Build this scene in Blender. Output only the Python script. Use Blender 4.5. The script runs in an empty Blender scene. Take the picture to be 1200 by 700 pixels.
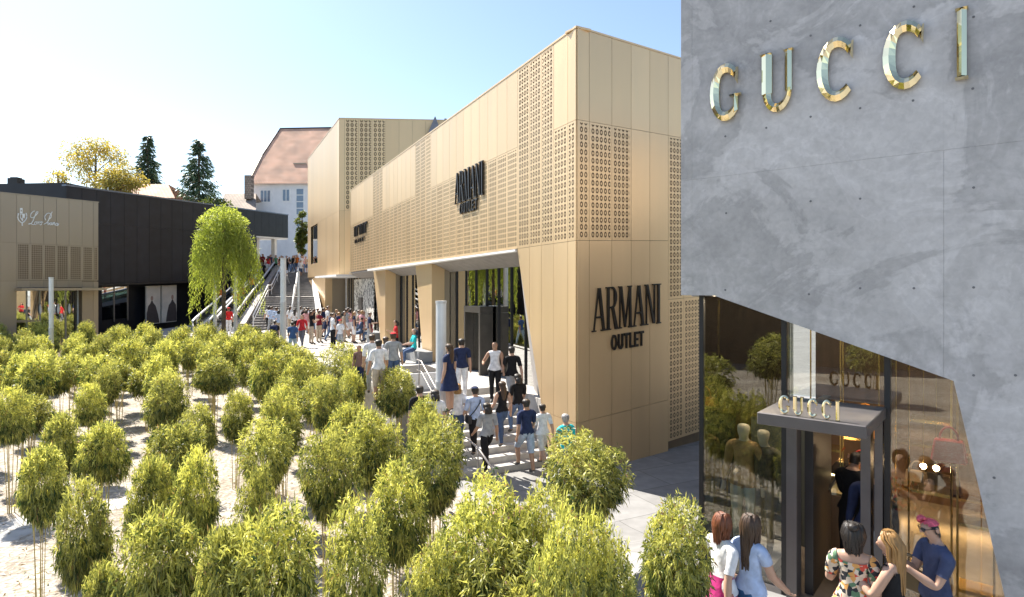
import bpy, bmesh, math, random
import numpy as np
from mathutils import Vector, Matrix
from mathutils.geometry import tessellate_polygon
R = math.radians
random.seed(7)
sc = bpy.context.scene
COL = sc.collection
# ------------------------------------------------------------------ camera, sky, sun, exposure
F, HOR, CAMZ = 700.0, 335.0, 4.65           # focal length in photo pixels, horizon row, eye height
cam = bpy.data.cameras.new('camera'); camo = bpy.data.objects.new('camera', cam); COL.objects.link(camo)
camo.location = (0, 0, CAMZ); camo.rotation_euler = (R(90), 0, 0)
cam.sensor_width = 36; cam.lens = 36*F/1200; cam.shift_y = -15/1200; cam.clip_end = 3000; cam.clip_start = .1
sc.camera = camo
SUN_DIR = Vector((-.76, .65, 0)).normalized()      # horizontal direction towards the sun
SUN_EL = R(50)
w = bpy.data.worlds.new('World'); sc.world = w; w.use_nodes = True
nt = w.node_tree; bg = nt.nodes['Background']; sky = nt.nodes.new('ShaderNodeTexSky')
sky.sky_type = 'NISHITA'; sky.sun_disc = False; sky.sun_elevation = SUN_EL
sky.sun_rotation = math.atan2(SUN_DIR.x, SUN_DIR.y); sky.air_density = 1.0; sky.dust_density = .6; sky.ozone_density = .5
nt.links.new(sky.outputs[0], bg.inputs[0]); bg.inputs[1].default_value = .082
sl = bpy.data.lights.new('sun', 'SUN'); sl.energy = 4.6; sl.angle = R(.5); sl.color = (1, .94, .84)
so = bpy.data.objects.new('sun', sl); COL.objects.link(so)
to_sun = Vector((SUN_DIR.x*math.cos(SUN_EL), SUN_DIR.y*math.cos(SUN_EL), math.sin(SUN_EL)))
so.rotation_euler = to_sun.to_track_quat('Z', 'Y').to_euler(); so.location = (0, 0, 60)
sc.view_settings.view_transform = 'Standard'; sc.view_settings.look = 'None'
sc.view_settings.exposure = 1.5; sc.view_settings.gamma = 1
sc.render.engine = 'CYCLES'
sc.cycles.max_bounces = 8; sc.cycles.transparent_max_bounces = 24; sc.cycles.caustics_reflective = False; sc.cycles.caustics_refractive = False

# ------------------------------------------------------------------ geometry helpers
def P(px, py, Y): return Vector(((px-600)/F*Y, Y, CAMZ+(HOR-py)/F*Y))
def G(px, py, z=0.0):
    Y = (CAMZ-z)*F/(py-HOR); return Vector(((px-600)/F*Y, Y, z))

class Fr:
    "a vertical facade: a = metres along it, z = height, out = metres in front of it"
    def __init__(s, ox, oy, dx, dy, nx, ny, shear=0.0):
        l = math.hypot(dx, dy); s.o = (ox, oy); s.d = (dx/l, dy/l); l = math.hypot(nx, ny); s.n = (nx/l, ny/l); s.sh = shear
    def pt(s, a, z, out=0.0):
        return Vector((s.o[0]+s.d[0]*a+s.n[0]*out, s.o[1]+s.d[1]*a+s.n[1]*out, z+s.sh*a))
    def off(s, out): return Fr(s.o[0]+s.n[0]*out, s.o[1]+s.n[1]*out, s.d[0], s.d[1], s.n[0], s.n[1], s.sh)
    def a(s, px):
        k = (px-600)/F; return (k*s.o[1]-s.o[0])/(s.d[0]-k*s.d[1])
    def z(s, px, py):
        a = s.a(px); return CAMZ+(HOR-py)/F*(s.o[1]+s.d[1]*a)-s.sh*a
    def q(s, px, py): return (s.a(px), s.z(px, py))

class MB:
    def __init__(s): s.v = []; s.f = []; s.m = []; s.uv = []
    def face(s, pts, mi=0, uv=None):
        b = len(s.v); s.v += [tuple(p) for p in pts]; s.f.append(tuple(range(b, b+len(pts)))); s.m.append(mi)
        s.uv.append(uv or [(p[0], p[2]) for p in pts])
    def idx(s, vs, fs, mi=0):
        b = len(s.v); s.v += [tuple(p) for p in vs]
        for f in fs:
            s.f.append(tuple(b+i for i in f)); s.m.append(mi); s.uv.append([(vs[i][0], vs[i][2]) for i in f])
    def hexa(s, p, mi=0):
        s.idx(p, [(0,3,2,1),(4,5,6,7),(0,1,5,4),(1,2,6,5),(2,3,7,6),(3,0,4,7)], mi)
    def box(s, c, size, rz=0, mi=0):
        cx, cy, cz = c; hx, hy, hz = size[0]/2, size[1]/2, size[2]/2; ca, sa = math.cos(rz), math.sin(rz)
        ps = []
        for z in (-hz, hz):
            for x, y in ((-hx,-hy),(hx,-hy),(hx,hy),(-hx,hy)): ps.append((cx+x*ca-y*sa, cy+x*sa+y*ca, cz+z))
        s.hexa(ps, mi)
    def fbox(s, fr, a0, a1, z0, z1, o0, o1, mi=0):
        s.hexa([fr.pt(a0,z0,o0),fr.pt(a1,z0,o0),fr.pt(a1,z0,o1),fr.pt(a0,z0,o1),
                fr.pt(a0,z1,o0),fr.pt(a1,z1,o0),fr.pt(a1,z1,o1),fr.pt(a0,z1,o1)], mi)
    def prism(s, fr, poly, o0, o1, mi=0):
        n = len(poly); vs = [fr.pt(a, z, o0) for a, z in poly]+[fr.pt(a, z, o1) for a, z in poly]
        tris = tessellate_polygon([[Vector((a, z, 0)) for a, z in poly]]) if n > 4 else ([(0,1,2),(0,2,3)] if n == 4 else [(0,1,2)])
        if n == 4: fs = [(0,1,2,3), (7,6,5,4)]
        else: fs = [tuple(t) for t in tris]+[tuple(n+i for i in reversed(t)) for t in tris]
        fs += [(i, (i+1) % n, n+(i+1) % n, n+i) for i in range(n)]
        s.idx(vs, fs, mi)
    def slab(s, poly, z0, z1, mi=0):
        n = len(poly); vs = [(x, y, z0) for x, y in poly]+[(x, y, z1) for x, y in poly]
        tris = tessellate_polygon([[Vector((x, y, 0)) for x, y in poly]])
        fs = [tuple(t) for t in tris]+[tuple(n+i for i in reversed(t)) for t in tris]
        fs += [(i, (i+1) % n, n+(i+1) % n, n+i) for i in range(n)]
        s.idx(vs, fs, mi)
    def tube(s, pts, r, n=8, mi=0, r1=None, cap=True):
        pts = [Vector(p) for p in pts]; r1 = r if r1 is None else r1; vs = []; m = len(pts)
        for i, p in enumerate(pts):
            t = (pts[min(i+1, m-1)]-pts[max(i-1, 0)]).normalized()
            u = t.cross(Vector((0, 0, 1)));
            if u.length < .05: u = t.cross(Vector((0, 1, 0)))
            u.normalize(); v = t.cross(u); rr = r+(r1-r)*i/max(1, m-1)
            for k in range(n):
                an = 2*math.pi*k/n; vs.append(p+u*(rr*math.cos(an))+v*(rr*math.sin(an)))
        fs = [(i*n+k, i*n+(k+1) % n, (i+1)*n+(k+1) % n, (i+1)*n+k) for i in range(m-1) for k in range(n)]
        if cap: fs += [tuple(range(n)), tuple(range((m-1)*n, m*n))]
        s.idx(vs, fs, mi)
    def loft(s, rings, mi=0, cap=True):
        n = len(rings[0]); vs = [p for r in rings for p in r]
        fs = [(i*n+k, i*n+(k+1) % n, (i+1)*n+(k+1) % n, (i+1)*n+k) for i in range(len(rings)-1) for k in range(n)]
        if cap: fs += [tuple(range(n)), tuple(range(len(vs)-n, len(vs)))]
        s.idx(vs, fs, mi)
    def build(s, name, mats, parent=None, smooth=False, fix=True, weld=False, kind=None, label=None, bevel=0):
        me = bpy.data.meshes.new(name)
        off = Vector((0, 0, 0))
        if parent is not None:
            q = parent
            while q is not None: off += q.location; q = q.parent
        me.from_pydata([(x-off.x, y-off.y, z-off.z) for x, y, z in s.v], [], s.f)
        for m in (mats if isinstance(mats, (list, tuple)) else [mats]): me.materials.append(m)
        me.polygons.foreach_set('material_index', s.m)
        ul = me.uv_layers.new(name='uv')
        ul.data.foreach_set('uv', [c for f in s.uv for p in f for c in p])
        if fix or weld:
            bm = bmesh.new(); bm.from_mesh(me)
            if weld: bmesh.ops.remove_doubles(bm, verts=bm.verts, dist=1e-4)
            if fix: bmesh.ops.recalc_face_normals(bm, faces=bm.faces)
            bm.to_mesh(me); bm.free()
        if smooth: me.polygons.foreach_set('use_smooth', [True]*len(me.polygons))
        o = bpy.data.objects.new(name, me); COL.objects.link(o)
        if parent is not None: o.parent = parent
        if bevel:
            b = o.modifiers.new('bevel', 'BEVEL'); b.width = bevel; b.segments = 1; b.limit_method = 'ANGLE'
        if kind: o['kind'] = kind
        if label: o['label'] = label
        return o

def tag(o, label, cat, group=None):
    o['label'] = label; o['category'] = cat
    if group: o['group'] = group
    return o
def thing(name, label, cat, loc=(0, 0, 0), group=None):
    o = bpy.data.objects.new(name, None); COL.objects.link(o); o.location = loc; o.empty_display_size = .2
    return tag(o, label, cat, group)
def dup(root, loc, rz=0, scale=(1, 1, 1), label=None, group=None):
    r = root.copy(); COL.objects.link(r); r.location = loc; r.rotation_euler = (0, 0, rz); r.scale = scale
    if label: r['label'] = label
    if group: r['group'] = group
    for ch in list(root.children):
        c = ch.copy(); COL.objects.link(c); c.parent = r
        for g in ch.children:
            d = g.copy(); COL.objects.link(d); d.parent = c
    return r

# ------------------------------------------------------------------ materials
def newmat(name):
    m = bpy.data.materials.new(name); m.use_nodes = True; n = m.node_tree.nodes; return m, n, m.node_tree.links, n['Principled BSDF']
def ramp(n, stops):
    r = n.new('ShaderNodeValToRGB'); e = r.color_ramp.elements
    while len(e) < len(stops): e.new(.5)
    for k, (p, c) in enumerate(stops): e[k].position = p; e[k].color = (*c, 1)
    return r
def plain(name, col, rough=.6, metal=0.0, var=.12, scale=4.0, bump=0.0, bscale=60, spec=.5, objvar=0.0, stretch=(1, 1, 1)):
    m, n, L, b = newmat(name)
    b.inputs['Roughness'].default_value = rough; b.inputs['Metallic'].default_value = metal
    b.inputs['Specular IOR Level'].default_value = spec
    tc = n.new('ShaderNodeTexCoord'); mp = n.new('ShaderNodeMapping'); mp.inputs['Scale'].default_value = stretch
    L.new(tc.outputs['Object'], mp.inputs[0])
    ns = n.new('ShaderNodeTexNoise'); ns.inputs['Scale'].default_value = scale; ns.inputs['Detail'].default_value = 5
    L.new(mp.outputs[0], ns.inputs[0])
    lo = [max(0, c*(1-var)) for c in col]; hi = [min(1, c*(1+var)) for c in col]
    r = ramp(n, [(.3, lo), (.7, hi)]); L.new(ns.outputs[0], r.inputs[0])
    out = r.outputs[0]
    if objvar:
        oi = n.new('ShaderNodeObjectInfo'); mr = n.new('ShaderNodeMapRange'); mr.inputs[3].default_value = 1-objvar; mr.inputs[4].default_value = 1+objvar
        L.new(oi.outputs['Random'], mr.inputs[0]); hs = n.new('ShaderNodeHueSaturation'); L.new(mr.outputs[0], hs.inputs['Value']); L.new(out, hs.inputs['Color']); out = hs.outputs[0]
    L.new(out, b.inputs['Base Color'])
    if bump:
        nb = n.new('ShaderNodeTexNoise'); nb.inputs['Scale'].default_value = bscale; nb.inputs['Detail'].default_value = 4; L.new(mp.outputs[0], nb.inputs[0])
        bp = n.new('ShaderNodeBump'); bp.inputs['Strength'].default_value = bump; bp.inputs['Distance'].default_value = .02
        L.new(nb.outputs[0], bp.inputs['Height']); L.new(bp.outputs[0], b.inputs['Normal'])
    return m
_cache = {}
def cloth(col, rough=.85):
    k = tuple(round(c, 3) for c in col)+(rough,)
    if k not in _cache: _cache[k] = plain('cloth', col, rough, var=.2, scale=11, spec=.2, bump=.7, bscale=11)
    return _cache[k]

METAL = (.72, .52, .30)
def champagne(name, col=METAL, rough=.38, metal=.52):
    m, n, L, b = newmat(name); b.inputs['Roughness'].default_value = rough; b.inputs['Metallic'].default_value = metal
    oi = n.new('ShaderNodeObjectInfo'); mr = n.new('ShaderNodeMapRange'); mr.inputs[3].default_value = .93; mr.inputs[4].default_value = 1.03
    L.new(oi.outputs['Random'], mr.inputs[0])
    tc = n.new('ShaderNodeTexCoord'); mp = n.new('ShaderNodeMapping'); mp.inputs['Scale'].default_value = (1.4, 1.4, .12); L.new(tc.outputs['Object'], mp.inputs[0])
    ns = n.new('ShaderNodeTexNoise'); ns.inputs['Scale'].default_value = 2; ns.inputs['Detail'].default_value = 6; L.new(mp.outputs[0], ns.inputs[0])
    r = ramp(n, [(.3, [c*.975 for c in col]), (.7, [min(1, c*1.02) for c in col])]); L.new(ns.outputs[0], r.inputs[0])
    hs = n.new('ShaderNodeHueSaturation'); L.new(mr.outputs[0], hs.inputs['Value']); L.new(r.outputs[0], hs.inputs['Color']); L.new(hs.outputs[0], b.inputs['Base Color'])
    mr2 = n.new('ShaderNodeMapRange'); mr2.inputs[3].default_value = rough-.06; mr2.inputs[4].default_value = rough+.1; L.new(ns.outputs[0], mr2.inputs[0]); L.new(mr2.outputs[0], b.inputs['Roughness'])
    nb = n.new('ShaderNodeTexNoise'); nb.inputs['Scale'].default_value = .9; L.new(tc.outputs['Object'], nb.inputs[0])
    bp = n.new('ShaderNodeBump'); bp.inputs['Strength'].default_value = .05; bp.inputs['Distance'].default_value = .1; L.new(nb.outputs[0], bp.inputs['Height']); L.new(bp.outputs[0], b.inputs['Normal'])
    return m
def perforated(name, sx=.15, sz=.185, r_out=.385, r_in=.18, **kw):
    "sheet metal pierced with rows of ring shaped slots (real see-through holes)"
    m = champagne(name, **kw); n = m.node_tree.nodes; L = m.node_tree.links; b = n['Principled BSDF']; out = n['Material Output']
    uv = n.new('ShaderNodeUVMap'); sp = n.new('ShaderNodeSeparateXYZ'); L.new(uv.outputs[0], sp.inputs[0])
    def M(op, a, bb=None):
        x = n.new('ShaderNodeMath'); x.operation = op
        for i, v in enumerate((a, bb)):
            if v is None: continue
            if isinstance(v, (int, float)): x.inputs[i].default_value = v
            else: L.new(v, x.inputs[i])
        return x.outputs[0]
    v = M('DIVIDE', sp.outputs[1], sz); row = M('FLOOR', v); fv = M('SUBTRACT', M('FRACT', v), .5)
    u = M('ADD', M('DIVIDE', sp.outputs[0], sx), M('MULTIPLY', M('MODULO', row, 2), 0.0)); fu = M('SUBTRACT', M('FRACT', u), .5)
    d = M('SQRT', M('ADD', M('POWER', M('MULTIPLY', fu, 1.12), 2), M('POWER', M('MULTIPLY', fv, .98), 2)))
    ring = M('MULTIPLY', M('LESS_THAN', d, r_out), M('GREATER_THAN', d, r_in))
    tr = n.new('ShaderNodeBsdfTransparent'); mx = n.new('ShaderNodeMixShader'); L.new(ring, mx.inputs[0]); L.new(b.outputs[0], mx.inputs[1]); L.new(tr.outputs[0], mx.inputs[2]); L.new(mx.outputs[0], out.inputs[0])
    return m
def glass(name, tint, refl=.2, rough=0.0, ior=1.5):
    m, n, L, b = newmat(name); out = n['Material Output']; n.remove(b)
    tr = n.new('ShaderNodeBsdfTransparent'); tr.inputs[0].default_value = (*tint, 1)
    gl = n.new('ShaderNodeBsdfGlossy'); gl.inputs['Roughness'].default_value = rough; gl.inputs[0].default_value = (.95, .95, .93, 1)
    fr = n.new('ShaderNodeFresnel'); fr.inputs[0].default_value = ior
    ad = n.new('ShaderNodeMath'); ad.operation = 'ADD'; ad.use_clamp = True; ad.inputs[1].default_value = refl; L.new(fr.outputs[0], ad.inputs[0])
    mx = n.new('ShaderNodeMixShader'); L.new(ad.outputs[0], mx.inputs[0]); L.new(tr.outputs[0], mx.inputs[1]); L.new(gl.outputs[0], mx.inputs[2]); L.new(mx.outputs[0], out.inputs[0])
    return m
def glow(name, col, st):
    m, n, L, b = newmat(name); b.inputs['Base Color'].default_value = (*col, 1); b.inputs['Emission Color'].default_value = (*col, 1); b.inputs['Emission Strength'].default_value = st
    return m
def leafmat(name, dark, light, trans=.35, rough=.45):
    m, n, L, b = newmat(name); out = n['Material Output']
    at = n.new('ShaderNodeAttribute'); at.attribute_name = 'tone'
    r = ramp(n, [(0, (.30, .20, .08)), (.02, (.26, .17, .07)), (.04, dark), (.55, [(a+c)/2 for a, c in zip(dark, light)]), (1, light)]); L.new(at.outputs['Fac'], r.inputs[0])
    oi = n.new('ShaderNodeObjectInfo'); mr = n.new('ShaderNodeMapRange'); mr.inputs[3].default_value = .78; mr.inputs[4].default_value = 1.2; L.new(oi.outputs['Random'], mr.inputs[0]); h0 = n.new('ShaderNodeHueSaturation'); L.new(mr.outputs[0], h0.inputs['Value']); L.new(r.outputs[0], h0.inputs['Color']); r = h0
    L.new(r.outputs[0], b.inputs['Base Color']); b.inputs['Roughness'].default_value = rough; b.inputs['Specular IOR Level'].default_value = .5
    tl = n.new('ShaderNodeBsdfTranslucent'); hs = n.new('ShaderNodeHueSaturation'); hs.inputs['Value'].default_value = 1.5; hs.inputs['Saturation'].default_value = 1.1; L.new(r.outputs[0], hs.inputs['Color']); L.new(hs.outputs[0], tl.inputs[0])
    mx = n.new('ShaderNodeMixShader'); mx.inputs[0].default_value = trans; L.new(b.outputs[0], mx.inputs[1]); L.new(tl.outputs[0], mx.inputs[2]); L.new(mx.outputs[0], out.inputs[0])
    return m
def concrete_mat():
    m, n, L, b = newmat('fair_faced_concrete')
    tc = n.new('ShaderNodeTexCoord')
    def noise(sc_, det, dist=0, rough=.55, off=0):
        mp = n.new('ShaderNodeMapping'); mp.inputs['Location'].default_value = (off, off*.7, off*1.3); L.new(tc.outputs['Object'], mp.inputs[0])
        x = n.new('ShaderNodeTexNoise'); x.inputs['Scale'].default_value = sc_; x.inputs['Detail'].default_value = det; x.inputs['Distortion'].default_value = dist; x.inputs['Roughness'].default_value = rough; L.new(mp.outputs[0], x.inputs[0]); return x.outputs[0]
    a = ramp(n, [(.34, (.42, .405, .395)), (.5, (.485, .468, .456)), (.66, (.55, .532, .52))]); L.new(noise(.9, 8, 1.2), a.inputs[0])
    # flat-edged cement blotches
    c = ramp(n, [(.49, (1, 1, 1)), (.52, (.78, .78, .78)), (.60, (.87, .87, .87)), (.68, (1, 1, 1))]); L.new(noise(.62, 8, .9, .62, 7), c.inputs[0])
    mx = n.new('ShaderNodeMix'); mx.data_type = 'RGBA'; mx.blend_type = 'MULTIPLY'; mx.inputs[0].default_value = 1; L.new(a.outputs[0], mx.inputs[6]); L.new(c.outputs[0], mx.inputs[7])
    d = ramp(n, [(.52, (1, 1, 1)), (.545, (1.09, 1.09, 1.1)), (.6, (1, 1, 1))]); L.new(noise(1.1, 7, 1.2, .6, 19), d.inputs[0])
    mx2 = n.new('ShaderNodeMix'); mx2.data_type = 'RGBA'; mx2.blend_type = 'MULTIPLY'; mx2.inputs[0].default_value = 1; L.new(mx.outputs[2], mx2.inputs[6]); L.new(d.outputs[0], mx2.inputs[7])
    e = ramp(n, [(.3, (.9, .9, .9)), (.7, (1.1, 1.1, 1.1))]); L.new(noise(14, 8, .5), e.inputs[0])
    mx3 = n.new('ShaderNodeMix'); mx3.data_type = 'RGBA'; mx3.blend_type = 'MULTIPLY'; mx3.inputs[0].default_value = 1; L.new(mx2.outputs[2], mx3.inputs[6]); L.new(e.outputs[0], mx3.inputs[7])
    L.new(mx3.outputs[2], b.inputs['Base Color']); b.inputs['Roughness'].default_value = .5
    bp = n.new('ShaderNodeBump'); bp.inputs['Strength'].default_value = .25; bp.inputs['Distance'].default_value = .015; L.new(noise(5, 9, .6), bp.inputs['Height']); L.new(bp.outputs[0], b.inputs['Normal'])
    return m
def gravel_mat():
    m, n, L, b = newmat('gravel'); tc = n.new('ShaderNodeTexCoord')
    vo = n.new('ShaderNodeTexVoronoi'); vo.inputs['Scale'].default_value = 16; L.new(tc.outputs['Object'], vo.inputs[0])
    r = ramp(n, [(0, (.20, .165, .13)), (.5, (.36, .32, .27)), (1, (.52, .48, .43))]); L.new(vo.outputs['Color'], r.inputs[0])
    ns = n.new('ShaderNodeTexNoise'); ns.inputs['Scale'].default_value = .7; ns.inputs['Detail'].default_value = 7; L.new(tc.outputs['Object'], ns.inputs[0])
    r2 = ramp(n, [(.35, (.78, .74, .68)), (.65, (1.08, 1.07, 1.05))]); L.new(ns.outputs[0], r2.inputs[0])
    mx = n.new('ShaderNodeMix'); mx.data_type = 'RGBA'; mx.blend_type = 'MULTIPLY'; mx.inputs[0].default_value = 1; L.new(r.outputs[0], mx.inputs[6]); L.new(r2.outputs[0], mx.inputs[7]); L.new(mx.outputs[2], b.inputs['Base Color'])
    bp = n.new('ShaderNodeBump'); bp.inputs['Strength'].default_value = .8; bp.inputs['Distance'].default_value = .03; L.new(vo.outputs['Distance'], bp.inputs['Height']); L.new(bp.outputs[0], b.inputs['Normal']); b.inputs['Roughness'].default_value = .9
    return m
def paving_mat(name, c0, c1, sx=1.2, sy=.6, joint=.012, rot=26.7):
    m, n, L, b = newmat(name); tc = n.new('ShaderNodeTexCoord'); mp = n.new('ShaderNodeMapping'); mp.inputs['Rotation'].default_value = (0, 0, R(-rot)); L.new(tc.outputs['Object'], mp.inputs[0])
    br = n.new('ShaderNodeTexBrick'); br.inputs['Scale'].default_value = 1; br.inputs['Brick Width'].default_value = sx; br.inputs['Row Height'].default_value = sy; br.inputs['Mortar Size'].default_value = joint
    br.inputs[1].default_value = (*c0, 1); br.inputs[2].default_value = (*c1, 1); br.inputs[3].default_value = (*[c*.42 for c in c0], 1); L.new(mp.outputs[0], br.inputs[0])
    ns = n.new('ShaderNodeTexNoise'); ns.inputs['Scale'].default_value = 3; ns.inputs['Detail'].default_value = 9; L.new(tc.outputs['Object'], ns.inputs[0])
    r2 = ramp(n, [(.3, (.82, .82, .82)), (.7, (1.1, 1.1, 1.1))]); L.new(ns.outputs[0], r2.inputs[0])
    mx = n.new('ShaderNodeMix'); mx.data_type = 'RGBA'; mx.blend_type = 'MULTIPLY'; mx.inputs[0].default_value = 1; L.new(br.outputs[0], mx.inputs[6]); L.new(r2.outputs[0], mx.inputs[7]); L.new(mx.outputs[2], b.inputs['Base Color'])
    bp = n.new('ShaderNodeBump'); bp.inputs['Strength'].default_value = .3; bp.inputs['Distance'].default_value = .01; L.new(ns.outputs[0], bp.inputs['Height']); L.new(bp.outputs[0], b.inputs['Normal']); b.inputs['Roughness'].default_value = .75
    return m
M_metal = champagne('champagne_metal'); M_perf = perforated('pierced_champagne_metal')
M_perfL = perforated('pierced_champagne_fine', sx=.125, sz=.155, r_out=.36, r_in=.15)
M_perf2 = perforated('pierced_metal_coarse', sx=.3, sz=.34)
M_bronze = champagne('bronze_metal', (.37, .30, .22), .42, .55); M_bronzeperf = perforated('pierced_bronze_metal', sx=.1, sz=.12, r_out=.36, r_in=0, col=(.33, .26, .19))
M_back = plain('backing_sheet', (.19, .135, .08), .7)
M_black = plain('black_cladding', (.013, .015, .021), .5, var=.25, scale=1.5, objvar=.12, spec=.4)
M_dark = plain('dark_steel', (.03, .03, .032), .45, .4)
M_bframe = plain('bronze_frame', (.10, .09, .08), .4, .6)
M_canopy = plain('dark_grey_canopy', (.12, .11, .11), .45, .4, var=.1)
M_greysteel = plain('grey_steel', (.30, .28, .27), .42, .55, var=.08)
M_white = plain('white_paint', (.78, .78, .77), .55, var=.05)
M_plaster = plain('white_plaster', (.76, .76, .77), .85, var=.06, scale=1.2)
M_conc = concrete_mat(); M_gravel = gravel_mat()
M_pave = paving_mat('pale_paving', (.43, .405, .375), (.49, .465, .43)); M_pave2 = paving_mat('grey_paving', (.22, .215, .21), (.27, .265, .26), 2.4, 1.2, .008)
M_step = plain('stone_step', (.50, .48, .45), .8, var=.15, scale=5, bump=.2); M_step2 = plain('grey_step', (.25, .235, .22), .8, var=.2, scale=3)
M_soffit = plain('soffit', (.27, .25, .235), .7)
M_glassA = glass('shop_glass', (.55, .58, .56), .42); M_glassG = glass('store_glass', (.86, .87, .84), .05); M_glassR = glass('rail_glass', (.8, .87, .86), .06)
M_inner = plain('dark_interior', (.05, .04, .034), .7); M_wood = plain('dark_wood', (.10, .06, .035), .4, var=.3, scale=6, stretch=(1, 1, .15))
M_brass = plain('brass', (.75, .55, .22), .22, 1.0, var=.05); M_gold = plain('polished_gold', (.86, .74, .46), .06, 1.0, var=.03)
M_letter = plain('black_letter', (.022, .019, .017), .35, .3, var=.1)
M_rooftile = None
# ------------------------------------------------------------------ ground, plaza, terrace
def smooth(t): t = max(0, min(1, t)); return t*t*(3-2*t)
def gz(x, y): return .75*(1-smooth((8-.6397*x-.7686*y-1.5)/3.5))*smooth((x-.6)/1.6)*smooth((11.5-y)/3.5)*smooth((y+6)/4)        # the court rises gently towards the concrete store
xs = [-600, -200, -80, -40, -20, -10, -5, -1, 0]+[.5+.25*i for i in range(30)]+[9, 12, 20, 40, 80, 200, 600]
ys = [-300, -100, -40, -20, -10]+[i*.5-8 for i in range(44)]+[14+i*2 for i in range(8)]+[30, 30.5, 40, 60, 100, 200, 500, 1500]
g = MB(); nx = len(xs); g.idx([(x, y, gz(x, y)) for y in ys for x in xs], [(j*nx+i, j*nx+i+1, (j+1)*nx+i+1, (j+1)*nx+i) for j in range(len(ys)-1) for i in range(nx-1)])
g.build('ground', M_pave2, smooth=True, kind='structure')

A0 = (1.59, 14.66)
ALF = Fr(*A0, -352, 700, -.893, -.449, shear=-.0083)      # sunny front of the long metal building
ARF = Fr(*A0, 900, 700, .614, -.789, shear=.045)          # its short end
def SP(s, p, z=0):            # s metres along the long front, p metres out from it
    v = ALF.pt(s, 0, p); return Vector((v.x, v.y, z))
ZP = 1.55                     # upper plaza level
gv = MB(); pts = [(.9, 5.2), (1.0, 9.5), (.2, 11.6)]+[tuple(SP(s, p).xy) for s, p in ((1.0, 3.05), (4.2, 3.05), (20, 4.7), (27, 5.1))]+[(-22.2, 36.8), (-24, 36.8), (-24.7, 35.8), (-30, 29), (-60, 26), (-60, -25), (-6, -25), (-2, -6), (.6, 2)]
tri = tessellate_polygon([[Vector((x, y, 0)) for x, y in pts]]); gv.idx([(x, y, .004) for x, y in pts], [tuple(t) for t in tri]); gv.build('gravel_bed', M_gravel, kind='structure')
pa = MB()
for seg in (((-90, 645), (0, 613), (45, 600), (150, 582), (190, 574)), ):
    up = [G(x, y) for x, y in seg]; lo = [G(x, y) for x, y in ((-90, 690), (0, 642), (52, 618), (150, 594), (190, 585))]
    for i in range(len(up)-1): pa.idx([(*up[i].xy, .008), (*up[i+1].xy, .008), (*lo[i+1].xy, .008), (*lo[i].xy, .008)], [(0, 1, 2, 3)])
pa.build('garden_path', M_pave, kind='structure')
pl = [tuple(SP(s, p).xy) for s, p in ((1.75, -5), (1.75, -.02), (4.2, -.02), (4.2, 2.95), (20, 4.6), (27, 5))]+[(-22, 37), (-24.5, 37), (-25.5, 48), (-12, 52), (-8, 42)]+[tuple(SP(24, -5).xy)]
m = MB(); m.slab(pl, -.5, ZP); m.build('plaza', M_pave, kind='structure')
ed = MB()
for (s0, p0), (s1, p1) in (((4.5, 2.99), (20, 4.66)), ((20, 4.66), (27, 5.06))):
    a, b = SP(s0, p0), SP(s1, p1); d = (b-a).normalized(); nn = Vector((-d.y, d.x, 0))*.28
    ed.slab([tuple(a.xy), tuple(b.xy), tuple((b+nn).xy), tuple((a+nn).xy)], 0.01, ZP+.05)
ed.build('plaza_edge', M_step, kind='structure')
# small flight of ten risers from the court up to the plaza
st = thing('staircase', 'short flight of pale stone steps rising beside the corner of the tan metal store', 'steps', tuple(SP(1, 1.4)))
for i in range(9):
    q = MB(); s0 = 1.0+i*.32
    c = [SP(s0, -.0), SP(s0, 2.95), SP(4.19, 2.95), SP(4.19, 0)]
    q.slab([tuple(v.xy) for v in c] if i == 0 else [tuple(SP(s, p).xy) for s, p in ((s0, 0), (s0, 2.95), (s0+.36, 2.95), (s0+.36, 0))], -.1 if i == 0 else .155*i-.05, .155*(i+1) if i else .155)
    if i == 0:
        q = MB(); q.slab([tuple(SP(s, p).xy) for s, p in ((s0, 0), (s0, 2.95), (s0+.36, 2.95), (s0+.36, 0))], -.1, .155)
    q.build('step', M_step, st, bevel=.012)
base = MB(); base.slab([tuple(SP(s, p).xy) for s, p in ((1.33, .03), (1.33, 2.9), (4.18, 2.9), (4.18, .03))], -.1, .1)
rl = thing('handrail', 'slim steel handrail running down the left side of the short stone steps', 'handrail', tuple(SP(1, 2.6)))
def stair_z(s): return max(0, min(ZP, (s-1)/.32*.155+.155)) if s > 1 else 0
rp = [SP(-.9, 2.45, .42), SP(.2, 2.55, .93), SP(1.2, 2.6, 1.08), SP(4.2, 2.6, ZP+.92), SP(4.6, 2.6, ZP+.92)]
m = MB(); m.tube(rp, .024, 8); m.build('top_rail', M_greysteel, rl, smooth=True)
m = MB(); m.tube([p+Vector((0, 0, -.3)) for p in rp[1:]], .014, 6); m.build('lower_rail', M_greysteel, rl, smooth=True)
for s in (.2, 1.6, 3.0, 4.4):
    zt = {.2: .93, 1.6: 1.2, 3.0: 1.9, 4.4: ZP+.92}[s]; m = MB(); m.tube([SP(s, 2.6 if s > 1 else 2.55, stair_z(s)), SP(s, 2.6 if s > 1 else 2.55, zt)], .018, 6); m.build('post', M_greysteel, rl, smooth=True)
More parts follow.
